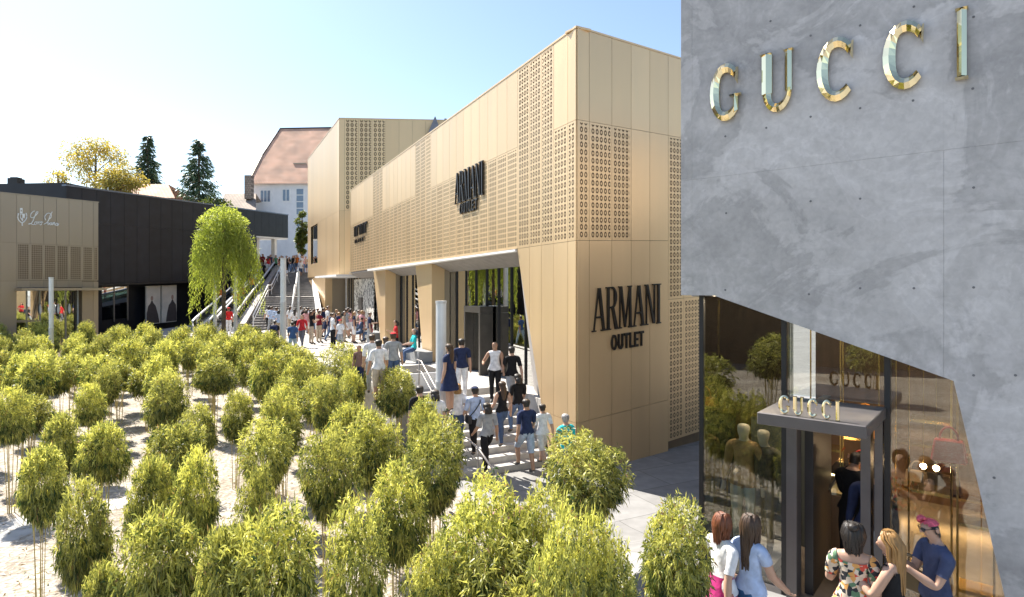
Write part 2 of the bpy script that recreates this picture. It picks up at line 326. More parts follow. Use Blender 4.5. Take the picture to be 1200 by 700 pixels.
# low planter wall with a dark slot near the tall light column
pw = thing('planter_box', 'low white walled box with dark top at the head of the short steps', 'planter', tuple(SP(5.2, 2.0, ZP)))
c = [SP(4.7, 1.7), SP(4.7, 2.75), SP(6.4, 2.75), SP(6.4, 1.7)]
m = MB(); m.slab([tuple(v.xy) for v in c], ZP, ZP+.5); m.build('wall', M_white, pw, bevel=.01)
c = [SP(4.76, 1.76), SP(4.76, 2.69), SP(6.34, 2.69), SP(6.34, 1.76)]
m = MB(); m.slab([tuple(v.xy) for v in c], ZP+.49, ZP+.52); m.build('lid', M_dark, pw)

# ------------------------------------------------------------------ panels
def panel(fr, a0, a1, z0, z1, mat, parent, o0=0.0, o1=.03, perf=None, gap=.012, zpad=.01, name='panel', brd=.05):
    a0, a1 = min(a0, a1)+gap/2, max(a0, a1)-gap/2; z0 += zpad/2; z1 -= zpad/2; m = MB()
    if perf is None:
        m.fbox(fr, a0, a1, z0, z1, o0, o1); return m.build(name, mat, parent)
    aa = [a0, a0+brd, a1-brd, a1]; zz = [z0, z0+brd, z1-brd, z1]
    vs = [fr.pt(a, z, o1) for z in zz for a in aa]
    for j in range(3):
        for i in range(3):
            q = [j*4+i, j*4+i+1, j*4+5+i, j*4+4+i]; m.face([vs[k] for k in q], 1 if (i == 1 and j == 1) else 0, [(aa[k % 4]-aa[1], zz[k//4]-zz[1]) for k in q])
    for (ia, ib) in (((0, 0), (3, 0)), ((3, 0), (3, 3)), ((3, 3), (0, 3)), ((0, 3), (0, 0))):
        p, q = (aa[ia[0]], zz[ia[1]]), (aa[ib[0]], zz[ib[1]])
        m.face([fr.pt(*p, o1), fr.pt(*q, o1), fr.pt(*q, o0), fr.pt(*p, o0)])
    return m.build(name, [mat, perf], parent, weld=True)
def fit_perf(m, a, z): pass

# ------------------------------------------------------------------ long metal store (corner building)
ab = thing('metal_store', 'long champagne coloured metal store with pierced upper panels and big black corner lettering', 'store', (*A0, 0))
L_END = 26.7; ZT, ZB, ZJ = 10.97, 8.72, 5.76
R_END = 9.0
# column grid on the long front (from pixel joints, then regular)
cols = [0.0]+[ALF.a(px) for px in (666.5, 650, 635.5, 621.7, 607.6)]
step = .70
while cols[-1]+step < L_END: cols.append(cols[-1]+step)
cols[-1] = L_END
def zone(s):                       # full-height pierced strips between the plain bands
    px = 600+F*(ALF.pt(s, 0).x/ALF.pt(s, 0).y)
    return (607 < px < 650) or (487 < px < 504.5) or (437 < px < 449.5)
for i in range(len(cols)-1):
    a, b = cols[i], cols[i+1]; mid = (a+b)/2; full = zone(mid)
    if full: panel(ALF, a, b, ZJ, ZT, M_metal, ab, perf=M_perf if a < 3 else M_perfL)
    else:
        panel(ALF, a, b, ZB, ZT, M_metal, ab); panel(ALF, a, b, ZJ, ZB, M_metal, ab, perf=M_perf if a < 1.2 else M_perfL)
rc = [0.0]+[ARF.a(px) for px in (689.5, 716, 738.6, 760.5, 782, 800, 820)]
while rc[-1] < R_END: rc.append(rc[-1]+.78)
for i in range(len(rc)-1):
    a, b = rc[i], rc[i+1]
    panel(ARF, a, b, ZB, ZT, M_metal, ab)
    if i < 3: panel(ARF, a, b, ZJ, ZB, M_metal, ab, perf=M_perf)
    elif i < 5: panel(ARF, a, b, ZJ, ZB, M_metal, ab)
    else:
        panel(ARF, a, b, 4.1, ZB, M_metal, ab, perf=M_perf); panel(ARF, a, b, .1, 4.1, M_metal, ab, perf=M_perf)
    if i < 5:
        panel(ARF, a, b, 1.28, ZJ, M_metal, ab); panel(ARF, a, b, -.3, 1.28, M_metal, ab)
# backing walls behind the panel skin
m = MB(); m.fbox(ALF, .05, L_END, ZJ-.0, ZT-.03, -.35, -.11); m.build('backing_wall', M_back, ab)
m = MB(); m.fbox(ARF, .3, R_END, -.4, ZT-.03, -.35, -.11); m.build('backing_wall', M_back, ab)
# parapet cap
m = MB(); m.fbox(ALF, -.03, L_END, ZT, ZT+.05, -.4, .045); m.build('parapet_cap', M_metal, ab)
m = MB(); m.fbox(ARF, -.02, R_END, ZT, ZT+.048, -.4, .045); m.build('parapet_cap', M_metal, ab)
corner_back = [tuple(ALF.pt(0, 0, -.36).xy), tuple(ALF.pt(L_END, 0, -.36).xy), (-3.2, 40.4), tuple(ARF.pt(R_END, 0, -3).xy), tuple(ARF.pt(R_END, 0, -.36).xy)]
m = MB(); m.slab([tuple(ALF.pt(.5, 0, -.4).xy), tuple(ALF.pt(L_END, 0, -.4).xy), (-3.2, 40), tuple(ARF.pt(R_END, 0, -.4).xy)], ZT-.5, ZT-.3); m.build('roof', M_soffit, ab)
m = MB(); m.fbox(Fr(*ALF.pt(L_END, 0).xy, .98, .19, -.19, .98), 0, 7, 5.4, ZT-.3, -.2, 0); m.build('end_wall', M_metal, ab)
m = MB(); m.fbox(Fr(*ARF.pt(R_END, 0).xy, -.4, .9, .9, .4), 0, 20, -.3, ZT-.3, -.2, 0); m.build('rear_wall', M_metal, ab)
# ground-floor front: slanted end wall, columns
aS0, aS1 = ALF.a(607), ALF.a(636)
def slant(z): return aS0+(aS1-aS0)*(z-ZJ)/(ALF.z(636, 478)-ZJ)       # front edge of the solid part
def clip_cols(edges, zlo, zhi, parent):
    for i in range(len(edges)-1):
        a, b = edges[i]+.006, edges[i+1]-.006
        def cut(z): return min(b, slant(z))
        poly = [(a, zlo+.005)]
        if cut(zlo) > a: poly.append((cut(zlo), zlo+.005))
        if slant(zlo) < b < slant(zhi):
            zc = ZJ+(b-aS0)*(ALF.z(636, 478)-ZJ)/(aS1-aS0); poly.append((b, zc))
        if slant(zlo) <= a:
            zc = ZJ+(a-aS0)*(ALF.z(636, 478)-ZJ)/(aS1-aS0)
            if zc > zhi: continue
            poly = [(a, zc)]
            if b < slant(zhi): poly.append((b, ZJ+(b-aS0)*(ALF.z(636, 478)-ZJ)/(aS1-aS0)))
        poly += [(cut(zhi), zhi-.005), (a, zhi-.005)]
        if len(poly) < 3: continue
        q = MB(); q.prism(ALF, poly, 0, .03); q.build('panel', M_metal, parent)
clip_cols(cols[:6], 1.28, ZJ, ab); clip_cols(cols[:6], -.3, 1.28, ab)
# reveal of the slanted wall back to the glass
GO = -.8                                   # glass line
m = MB(); p0, p1 = (slant(ZJ), ZJ), (slant(-.3), -.3)
m.face([ALF.pt(*p0, .0), ALF.pt(*p1, .0), ALF.pt(slant(ZJ)+.02, -.3, GO), ALF.pt(slant(ZJ)+.02, ZJ-.5, GO)]); m.face([ALF.pt(*p0, .0), ALF.pt(slant(ZJ)+.02, ZJ-.5, GO), ALF.pt(slant(ZJ)+.1, ZJ-.5, GO)]); m.build('reveal', M_soffit, ab)
m = MB(); m.prism(ALF, [(.3, -.3), (slant(-.3)-.02, -.3), (slant(ZJ)-.02, ZJ), (.3, ZJ)], -.35, -.02); m.build('backing_wall', M_back, ab)
def column(fr, px_r, px_lt, px_lb, zlo, zhi, parent, depth=1.3):
    a0, a1, a2 = fr.a(px_r), fr.a(px_lt), fr.a(px_lb)
    m = MB(); m.prism(fr, [(a0, zlo), (a2, zlo), (a1, zhi), (a0, zhi)], -.55, .0); m.build('column', M_metal, parent)
    m = MB(); m.prism(fr, [(a0+.02, zlo), (a2-.02, zlo), (a1-.02, zhi), (a0+.02, zhi)], -depth, -.56); m.build('column_return', M_bronze, parent)
column(ALF, 506, 487, 496, ZP-.05, ZJ-.1, ab, depth=.78); column(ALF, 451.5, 437.5, 447, ZP-.05, ZJ-.1, ab, depth=.78)
# soffit sloping down to the glass, glass line, portal, interior
a_r, a_l = slant(ZJ)-.1, 27.0
m = MB(); m.hexa([ALF.pt(a_r, ZJ-.1, .0), ALF.pt(a_l, ZJ-.1, .0), ALF.pt(a_l, ZJ-.5, GO-.1), ALF.pt(a_r, ZJ-.5, GO-.1), ALF.pt(a_r, ZJ-.02, .0), ALF.pt(a_l, ZJ-.02, .0), ALF.pt(a_l, ZJ-.02, GO-.1), ALF.pt(a_r, ZJ-.02, GO-.1)]); m.build('soffit', M_soffit, ab)
gx = [slant(ZJ)+.03]+[slant(ZJ)+.03+.98*i for i in range(1, 25)]
gx = [g for g in gx if g < 25.6]
for i in range(len(gx)-1):
    m = MB(); m.fbox(ALF, gx[i]+.008, gx[i+1]-.008, ZP+.03, ZJ-.46, GO-.02, GO); m.build('glass_pane', M_glassA, ab)
    m = MB(); m.fbox(ALF, gx[i]-.015, gx[i]+.015, ZP, ZJ-.46, GO-.06, GO+.05); m.build('mullion', M_dark, ab)
pa0, pa1 = ALF.off(GO+.5).a(564), ALF.off(GO+.5).a(545)
po = MB()
for (x0, x1, z0, z1) in ((pa0, pa0+.12, ZP, 3.75), (pa1-.12, pa1, ZP, 3.75), (pa0, pa1, 3.76, 3.98)): po.fbox(ALF, x0, x1, z0, z1, GO+.06, GO+.55)
po.build('entrance_portal', M_bframe, ab)
m = MB(); m.fbox(ALF, pa0+.13, pa1-.13, ZP+.05, 3.74, GO+.2, GO+.23); m.build('entrance_door', M_glassA, ab)
m = MB(); m.fbox(ALF, 2.35, 26.5, ZP+.005, ZP+.02, -5.2, GO-.1); m.build('interior_floor', plain('interior_floor', (.22, .2, .18), .3), ab)
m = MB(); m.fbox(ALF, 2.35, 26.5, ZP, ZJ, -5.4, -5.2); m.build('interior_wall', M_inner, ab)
for k, s in enumerate((4.4, 5.6, 7.2, 8.8, 11.5, 13.2, 16.5, 18.5)):
    m = MB(); m.fbox(ALF, s, s+.75, ZP+.02, ZP+1.1+.8*(k % 2), -3.6, -3.1); m.build('display_unit', M_wood if k % 3 else M_plaster, ab)
# white eaves strips along the foot of the metal
m = MB(); a0, a1 = ALF.a(607), ALF.a(440)
m.hexa([ALF.pt(a0, 5.66, .031), ALF.pt(a1, 5.60, .031), ALF.pt(a1, 5.62, .45), ALF.pt(a0, 5.68, .10), ALF.pt(a0, 5.745, .031), ALF.pt(a1, 5.74, .031), ALF.pt(a1, 5.72, .45), ALF.pt(a0, 5.74, .10)]); m.build('canopy', M_white, ab)

# ------------------------------------------------------------------ tall metal block behind it
T0 = (-12.12, 42.0); TLF = Fr(*T0, -.449, .893, -.893, -.449); TRF = Fr(*T0, 7.22, 2.0, 2.0, -7.22, shear=.055)
tb = thing('metal_block', 'taller champagne metal block rising behind the long store beside the wide stairs', 'store', (*T0, 0))
TE = 15.4; TT, TJ, TB = 16.4, 9.93, 5.4
n = 16
for i in range(n):
    a, b = TE*i/n, TE*(i+1)/n
    panel(TLF, a, b, TJ, TT, M_metal, tb)
    wpx = (TLF.a(370.5), TLF.a(365))
    if b < wpx[0] or a > wpx[1]: panel(TLF, a, b, TB, TJ, M_metal, tb)
    else: panel(TLF, a, b, TB, 6.6, M_metal, tb)
m = MB(); m.fbox(TLF, wpx[0]-.6, wpx[1]+.5, 6.62, TJ-.02, -.12, -.08); m.build('window', M_glassA, tb)
m = MB(); m.fbox(TLF, .03, TE, TB, TT-.05, -.5, -.13); m.build('backing_wall', M_back, tb)
tc = [0, .32]+[.32+.95*i for i in range(1, 12)]
for i in range(len(tc)-1):
    a, b = tc[i], tc[i+1]
    if 0 < i < 4: panel(TRF, a, b, TJ, TT, M_metal, tb, perf=M_perf2, brd=.07)
    else: panel(TRF, a, b, TJ, TT, M_metal, tb)
    panel(TRF, a, b, TB, TJ, M_metal, tb)
m = MB(); m.fbox(TRF, .4, tc[-1], TB, TT-.05, -.6, -.13); m.build('backing_wall', M_back, tb)
m = MB(); m.fbox(TLF, -.02, TE, TT, TT+.06, -.5, .05); m.build('parapet_cap', M_metal, tb)
m = MB(); m.fbox(TRF, -.02, tc[-1], TT, TT+.058, -.5, .05); m.build('parapet_cap', M_metal, tb)
m = MB(); m.slab([tuple(TLF.pt(.5, 0, -.6).xy), tuple(TLF.pt(TE, 0, -.6).xy), (-2, 62), tuple(TRF.pt(tc[-1], 0, -.6).xy)], TT-.4, TT-.2); m.build('roof', M_soffit, tb)
m = MB(); m.fbox(Fr(*TLF.pt(TE, 0).xy, .95, .3, -.3, .95), 0, 14, TB, TT-.2, -.25, 0); m.build('end_wall', M_metal, tb)
# lower part: angled corner column, recessed shopfront, eaves
column(TLF, 381, 366.5, 370.5, ZP-.02, TB, tb, depth=1.6)
m = MB(); m.fbox(TLF, TLF.a(369), TE, ZP, TB, -.5, -.05); m.build('lower_wall', M_metal, tb)
m = MB(); m.fbox(TLF, -3.6, 5.2, TB-.16, TB-.02, -2, .9); m.build('canopy', M_white, tb)
for i in range(9):
    a = -3.4+.95*i; m = MB(); m.fbox(TLF, a+.01, a+.94, ZP+.03, TB-.17, -1.52, -1.5); m.build('glass_pane', M_glassA, tb)
    m = MB(); m.fbox(TLF, a-.02, a+.02, ZP, TB-.17, -1.57, -1.45); m.build('mullion', M_dark, tb)
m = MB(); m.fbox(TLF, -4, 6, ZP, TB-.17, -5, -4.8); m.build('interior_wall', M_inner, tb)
m = MB(); m.fbox(TLF, -.9, .1, ZP, 4.3, -1.44, -1.1); m.build('entrance_portal', M_wood, tb)
m = MB(); m.fbox(TLF, -4.2, -3.2, ZP, 3.9, -.9, -.6); m.build('entrance_portal', M_bframe, tb)
# bright printed window film with dark leafy marks (flat print on the pane)
mm, nn_, LL, bb = newmat('window_film'); tcx = nn_.new('ShaderNodeTexCoord'); vv = nn_.new('ShaderNodeTexNoise'); vv.inputs['Scale'].default_value = 2.2; vv.inputs['Distortion'].default_value = 2.5; LL.new(tcx.outputs['Object'], vv.inputs[0])
rr_ = ramp(nn_, [(.50, (.72, .70, .64)), (.55, (.07, .07, .06))]); LL.new(vv.outputs[0], rr_.inputs[0]); LL.new(rr_.outputs[0], bb.inputs['Base Color'])
a0, a1 = ALF.off(-.7).a(438), ALF.off(-.7).a(415)
m = MB(); m.fbox(ALF, a0, a1, ZP+.6, ZJ-.45, -.75, -.7); m.build('printed_window', mm, ab)

# small roof clutter behind the parapet
cv = thing('roof_vent', 'small grey pointed roof cap peeping over the long metal parapet', 'roof vent', tuple(P(510, 141, 43.5)))
m = MB(); c = P(510, 141, 43.5); m.loft([[(c.x-.45, c.y-.4, c.z-1), (c.x+.45, c.y-.4, c.z-1), (c.x+.45, c.y+.4, c.z-1), (c.x-.45, c.y+.4, c.z-1)], [(c.x-.03, c.y-.03, c.z+.25), (c.x+.03, c.y-.03, c.z+.25), (c.x+.03, c.y+.03, c.z+.25), (c.x-.03, c.y+.03, c.z+.25)]]); m.build('cap', M_greysteel, cv)
m = MB(); m.tube([c+Vector((.75, 0, -1)), c+Vector((.75, 0, .1))], .10, 10); m.build('flue', M_bronze, cv)

# ------------------------------------------------------------------ wide public stairs, escalator and upper terrace
ZU = 5.95
BL, BR, TL, TR = Vector((-18.3, 41, 0)), Vector((-14.0, 43, 0)), Vector((-22.6, 58, 0)), Vector((-19.75, 58.5, 0))
def SB(u, t, z=0): p = (BL.lerp(BR, u)).lerp(TL.lerp(TR, u), t); return Vector((p.x, p.y, z))
ws = thing('staircase', 'wide grey public staircase climbing to the upper terrace behind the crowd', 'stairs', tuple(SB(.5, 0, ZP)))
NS = 28; ts = []
for i in range(NS):
    t = (i*.5/14*.86) if i < 14 else (.43+.12+(i-14)*.45/14); ts.append(t)
ts.append(1.0); zz = [ZP+(ZU-ZP)*(i+1)/NS for i in range(NS)]
for i in range(NS):
    t1 = ts[i+1]+.004; m = MB(); m.slab([tuple(SB(u, t).xy) for u, t in ((0, ts[i]), (1, ts[i]), (1, t1), (0, t1))], zz[i]-.5, zz[i]); m.build('step', M_step2, ws)
def sz(t):
    for i in range(NS-1, -1, -1):
        if t >= ts[i]: return zz[i]
    return ZP
for u0, u1, nm in ((1.0, 1.09, 'stringer'), (-.12, 0, 'stringer')):
    m = MB(); lo = .0
    m.hexa([SB(u0, lo, ZP-.3), SB(u1, lo, ZP-.3), SB(u1, 1, ZP-.3), SB(u0, 1, ZP-.3), SB(u0, lo, ZP+.5), SB(u1, lo, ZP+.5), SB(u1, 1, ZU+.7), SB(u0, 1, ZU+.7)]); m.build(nm, M_white if u0 > .5 else M_greysteel, ws)
for k, u in enumerate((.1, .62)):
    hr = thing('handrail', ('pale steel handrail climbing the left edge of the wide grey stairs', 'pale steel handrail up the middle of the wide grey stairs')[k], 'handrail', tuple(SB(u, .2, ZP)), 'handrails on the wide stairs')
    pts = [SB(u, 0, ZP+1), SB(u, .43, sz(.42)+.95), SB(u, .55, sz(.54)+.95), SB(u, 1, ZU+.95)]
    m = MB(); m.tube(pts, .05, 6); m.build('top_rail', M_white, hr, smooth=True)
    m = MB(); m.tube([p-Vector((0, 0, .4)) for p in pts], .03, 6); m.build('lower_rail', M_white, hr, smooth=True)
    for t in (.01, .2, .43, .55, .78, .99):
        p = SB(u, t, sz(t)); m = MB(); m.tube([p, p+Vector((0, 0, .95))], .035, 6); m.build('post', M_white, hr)
es = thing('escalator', 'escalator with glass sides and pale handrails climbing left of the wide stairs', 'escalator', tuple(SB(-.5, 0, ZP)))
for k, (u0, u1) in enumerate(((-.36, -.16), (-.62, -.42))):
    m = MB(); m.hexa([SB(u0, 0, ZP-.2), SB(u1, 0, ZP-.2), SB(u1, 1, ZP-.2), SB(u0, 1, ZP-.2), SB(u0, 0, ZP+.1), SB(u1, 0, ZP+.1), SB(u1, 1, ZU), SB(u0, 1, ZU)]); m.build('truss', M_dark, es)
    for i in range(26):
        t0 = i/26; z0 = ZP+.15+(ZU-ZP)*t0; m = MB(); m.slab([tuple(SB(u, t).xy) for u, t in ((u0, t0), (u1, t0), (u1, t0+1/26), (u0, t0+1/26))], z0-.2, z0+.06); m.build('tread', M_greysteel, es)
    for u in (u0, u1):
        m = MB(); m.hexa([SB(u-.012, -.02, ZP+.1), SB(u+.012, -.02, ZP+.1), SB(u+.012, 1, ZU), SB(u-.012, 1, ZU), SB(u-.012, -.02, ZP+.9), SB(u+.012, -.02, ZP+.9), SB(u+.012, 1, ZU+.9), SB(u-.012, 1, ZU+.9)]); m.build('balustrade', M_glassR, es)
        m = MB(); m.tube([SB(u, -.04, ZP+.3), SB(u, -.05, ZP+.8), SB(u, -.02, ZP+.95), SB(u, 1, ZU+.95)], .07, 6); m.build('handrail', M_white, es, smooth=True)
        m = MB(); m.hexa([SB(u-.03, -.02, ZP), SB(u+.03, -.02, ZP), SB(u+.03, 1, ZU-.2), SB(u-.03, 1, ZU-.2), SB(u-.03, -.02, ZP+.3), SB(u+.03, -.02, ZP+.3), SB(u+.03, 1, ZU+.12), SB(u-.03, 1, ZU+.12)]); m.build('skirt_panel', M_white, es)
te = MB(); te.slab([tuple(SB(-1, 1.0).xy), tuple(SB(1.1, 1.0).xy), (-18, 64), (-12, 95), (-60, 100), (-40, 62)], -.5, ZU); te.build('terrace', M_pave, kind='structure')

# ------------------------------------------------------------------ black building
B0 = (-28.35, 41.0); BF = Fr(*B0, .267, .964, .964, -.267, shear=.03)
bk = thing('black_store', 'long black clad building with a flat roofline behind the bamboo court', 'store', (*B0, 0))
bw = 1.05; s = -2.3; k = 0
while s < 20.6:
    e = min(20.6, s+bw)
    panel(BF, s, e, 8.9, 11.2, M_black, bk, gap=.02, o1=.05)
    if e < 15.8: panel(BF, s, e, 4.78, 8.9, M_black, bk, gap=.02, o1=.05)
    s = e
m = MB(); m.fbox(BF, -2.3, 20.6, 8.9, 11.1, -6, -.02); m.build('wall', M_black, bk)
m = MB(); m.fbox(BF, -2.3, 15.8, 4.79, 8.88, -6, -.02); m.build('wall', M_black, bk)
m = MB(); m.fbox(BF, -2.35, 20.65, 11.2, 11.3, -6.2, .08); m.build('parapet_cap', plain('zinc_cap', (.16, .19, .24), .4, .5), bk)
m = MB(); m.fbox(Fr(*BF.pt(-2.3, 0).xy, -1, .1, -.1, -1), 0, 12, 0, 11.35, -3, 0); m.build('side_wall', M_black, bk)
m = MB(); m.fbox(BF, -2.3, 16, 0, 4.77, -2.2, -1.0); m.build('ground_wall', M_black, bk)
m = MB(); m.fbox(BF, -2.3, 16, 4.66, 4.77, -1, .35); m.build('eaves', M_dark, bk)
def bw_item(name, px0, px1, z0, z1, o, mat, **kw):
    f = BF.off(o); m = MB(); m.fbox(BF, f.a(px0), f.a(px1), z0, z1, o-.06, o); return m.build(name, mat, bk, **kw)
bw_item('window', 118, 149, 2.2, 4.5, -.93, M_glassA); 
for px in (117, 134, 150): bw_item('window_frame', px-.6, px+.6, 2.0, 4.6, -.9, M_greysteel)
bw_item('blind', 119, 132, 3.9, 4.45, -.98, M_plaster); bw_item('window_frame', 117, 150, 4.5, 4.62, -.9, M_bframe)
M_post1 = plain('poster_print', (.80, .74, .66), .6, var=.2, scale=.8); M_postd = plain('poster_dark_print', (.09, .075, .075), .6); M_skinp = plain('poster_face_print', (.45, .30, .24), .6)
for px0, px1, fx in ((171.5, 188, 178), (190, 207, 202)):
    t = thing('poster', 'tall pale fashion poster, '+('left' if px0 < 180 else 'right')+' one of the pair on the black wall', 'poster', tuple(BF.pt(BF.a(fx), 1.9, -.9)), 'posters on the black wall')
    f = BF.off(-.3); a0, a1, ac = f.a(px0), f.a(px1), f.a(fx)
    m = MB(); m.fbox(BF, a0, a1, 1.6, 4.5, -.42, -.3); m.build('sheet', M_post1, t)
    fig = [(ac-.62, 1.65), (ac-.5, 2.4), (ac-.34, 2.95), (ac-.12, 3.2), (ac-.06, 3.36), (ac+.06, 3.36), (ac+.12, 3.2), (ac+.34, 2.95), (ac+.55, 2.3), (ac+.68, 1.65)]
    fig = [(max(a0+.02, min(a1-.02, x)), z) for x, z in fig]
    m = MB(); m.prism(BF, fig, -.298, -.292); m.build('printed_coat', M_postd, t)
    m = MB(); m.prism(BF, [(ac+.12*math.cos(q), 3.55+.19*math.sin(q)) for q in [i*math.pi/5 for i in range(10)]], -.298, -.290); m.build('printed_head', M_skinp, t)
# open passage under the far end of the black building
for a in (17.0, 19.6):
    m = MB(); m.fbox(BF, a, a+.35, ZU, 8.85, -1.2, -.8); m.build('pillar', M_white, bk)
m = MB(); m.fbox(BF, 15.9, 20.6, 8.74, 8.88, -6, .0); m.build('soffit', M_white, bk)
m = MB(); m.fbox(BF, 15.9, 22, ZU, 8.7, -6, -5.8); m.build('passage_wall', M_inner, bk)
m = MB(); m.fbox(BF, 15.4, 15.82, 4.5, 8.88, -6, .04); m.build('end_pier', M_black, bk)

# ------------------------------------------------------------------ bronze boutique at the left edge
LF = Fr(-24.94, 36.0, -.573, -.819, .819, -.573)
lp = thing('bronze_store', 'bronze panelled boutique with white script lettering at the left edge', 'store', (-24.94, 36.0, 0))
edges = [0]+[LF.a(px) for px in (109, 96, 80.6, 66, 51, 35, 19.4)]
while edges[-1] < 9: edges.append(edges[-1]+.72)
for i in range(len(edges)-1):
    a, b = edges[i], edges[i+1]; inn = i < 7
    panel(LF, a, b, 7.0, 9.66, M_bronze, lp)
    if inn: panel(LF, a, b, 4.95, 7.0, M_bronze, lp, perf=M_bronzeperf, brd=.06)
    else: panel(LF, a, b, 4.9, 7.0, M_bronze, lp)
    if i < 2 or not inn: panel(LF, a, b, -.1, 4.9, M_bronze, lp)
    elif inn: panel(LF, a, b, 4.55, 4.94, M_bronze, lp)
m = MB(); m.fbox(LF, 0.02, edges[-1], 4.6, 9.6, -6, -.1); m.build('backing_wall', M_back, lp)
m = MB(); m.fbox(LF, 0.02, edges[2]-.02, -.1, 4.6, -6, -.1); m.build('backing_wall', M_back, lp)
m = MB(); m.fbox(LF, edges[7], edges[-1], -.1, 4.6, -6, -.1); m.build('backing_wall', M_back, lp)
m = MB(); m.fbox(LF, -.03, edges[-1], 9.66, 9.71, -6, .05); m.build('parapet_cap', M_bronze, lp)
m = MB(); m.fbox(LF, edges[1]-.3, edges[7]+.1, 4.38, 4.52, -.6, 1.15); m.build('canopy', M_bronze, lp)
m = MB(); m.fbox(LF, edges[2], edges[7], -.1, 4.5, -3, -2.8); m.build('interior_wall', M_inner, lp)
for i in range(5):
    a = edges[2]+(edges[7]-edges[2])*i/5; b = edges[2]+(edges[7]-edges[2])*(i+1)/5
    m = MB(); m.fbox(LF, a+.03, b-.03, 0, 4.36, -.62, -.6); m.build('glass_pane', M_glassA, lp)
    m = MB(); m.fbox(LF, a-.03, a+.03, 0, 4.38, -.68, -.55); m.build('mullion', M_greysteel if i else M_white, lp)
m = MB(); m.fbox(LF, edges[5], edges[7], 2.6, 2.72, -.68, -.53); m.build('transom', M_bronze, lp)
m = MB(); m.fbox(LF, edges[5]+.1, edges[7]-.1, 2.75, 3.5, -1.4, -1.3); m.build('display_board', plain('display_board', (.45, .33, .24), .6), lp)
for a in (edges[3]-.2, edges[3]+.35, edges[4]-.05, edges[4]+.6):
    m = MB(); m.loft([[LF.pt(a+.07*math.cos(q)*s, 3.3+z, -.5+.07*math.sin(q)*s) for q in [i*math.pi/4 for i in range(8)]] for z, s in ((-.3, .3), (-.15, 1), (.1, 1), (.3, .3))]); m.build('hanging_lantern', M_white, lp)

# ------------------------------------------------------------------ white house, old roofs on the hill
def tile_mat(name, c0, c1, sc_=1.0):
    m, n, L, b = newmat(name); tc = n.new('ShaderNodeTexCoord'); br = n.new('ShaderNodeTexBrick'); br.inputs['Scale'].default_value = sc_; br.inputs['Brick Width'].default_value = .35; br.inputs['Row Height'].default_value = .3; br.inputs['Mortar Size'].default_value = .03
    br.inputs[1].default_value = (*c0, 1); br.inputs[2].default_value = (*c1, 1); br.inputs[3].default_value = (*[c*.55 for c in c0], 1); uv = n.new('ShaderNodeUVMap'); L.new(uv.outputs[0], br.inputs[0])
    ns = n.new('ShaderNodeTexNoise'); ns.inputs['Scale'].default_value = .5; ns.inputs['Detail'].default_value = 8; L.new(tc.outputs['Object'], ns.inputs[0]); r = ramp(n, [(.3, (.7, .72, .72)), (.7, (1.25, 1.2, 1.15))]); L.new(ns.outputs[0], r.inputs[0])
    mx = n.new('ShaderNodeMix'); mx.data_type = 'RGBA'; mx.blend_type = 'MULTIPLY'; mx.inputs[0].default_value = 1; L.new(br.outputs[0], mx.inputs[6]); L.new(r.outputs[0], mx.inputs[7]); L.new(mx.outputs[2], b.inputs['Base Color']); b.inputs['Roughness'].default_value = .85
    return m
M_tile = tile_mat('clay_tiles', (.66, .38, .26), (.76, .48, .35)); M_tile2 = tile_mat('old_tiles', (.30, .24, .20), (.38, .31, .26))
hw = thing('white_house', 'tall white plastered house with a steep red tiled roof on the hill', 'house', (-30, 85, ZU))
xL = (297-600)/F*85; xR = xL+17; ye = 85.0; ze = CAMZ+(HOR-214)/F*85; yr = 92.0; zr = CAMZ+(HOR-151)/F*yr
m = MB(); m.hexa([(xL, ye, 2), (xR, ye, 2), (xR, 99, 2), (xL, 99, 2), (xL, ye, ze), (xR, ye, ze), (xR, 99, ze), (xL, 99, ze)]); m.build('wall', M_plaster, hw)
xr0 = (328.5-600)/F*yr; xh = (303-600)/F*91; zh = CAMZ+(HOR-187)/F*91
e0 = (xL-.5, ye-.6, ze-.25); e1 = (xR, ye-.6, ze-.25); rg0 = (xr0, yr, zr); rg1 = (xR, yr, zr+.3); hp = (xL-.1, ye+3.2, zh); hb = (xL-.1, 96, zh); e2 = (xL-.5, 99.6, ze-.25); e3 = (xR, 99.6, ze-.25)
def uvq(pts, o, ax, ay): return [((Vector(p)-Vector(o)).dot(Vector(ax)), (Vector(p)-Vector(o)).dot(Vector(ay).normalized())) for p in pts]
m = MB(); fp = [e0, e1, rg1, rg0, hp]; m.face(fp, 0, uvq(fp, e0, (1, 0, 0), (0, yr-ye, zr-ze)))
lp_ = [hp, rg0, hb]; m.face(lp_, 0, uvq(lp_, hp, (0, 1, 0), (1, 0, 1.2))); bp_ = [e2, hb, rg0, rg1, e3]; m.face(bp_, 0, uvq(bp_, e2, (1, 0, 0), (0, -1, 1)))
m.face([(xL, ye, ze-.2), hp, hb, (xL, 99, ze-.2)], 1); m.build('roof', [M_tile, M_plaster], hw)
m = MB(); m.tube([e0, hp], .12, 6); m.build('verge', M_bronze, hw); m = MB(); m.tube([hp, rg0, rg1], .13, 6); m.build('ridge', M_dark, hw)
def fwin(px0, px1, py0, py1, nv=2, nh=1):
    a, b = P(px0, py1, ye-.08), P(px1, py0, ye-.08); m = MB()
    m.box(((a.x+b.x)/2, ye-.03, (a.z+b.z)/2), (b.x-a.x+.2, .1, b.z-a.z+.2)); f = m.build('window', M_white, hw)
    for i in range(nv):
        for j in range(nh):
            w_, h_ = (b.x-a.x)/nv, (b.z-a.z)/nh; q = MB(); q.box((a.x+w_*(i+.5), ye-.09, a.z+h_*(j+.5)), (w_-.14, .05, h_-.14)); q.build('pane', M_paneb, f)
M_paneb = plain('blue_pane', (.16, .22, .30), .08, spec=.8)
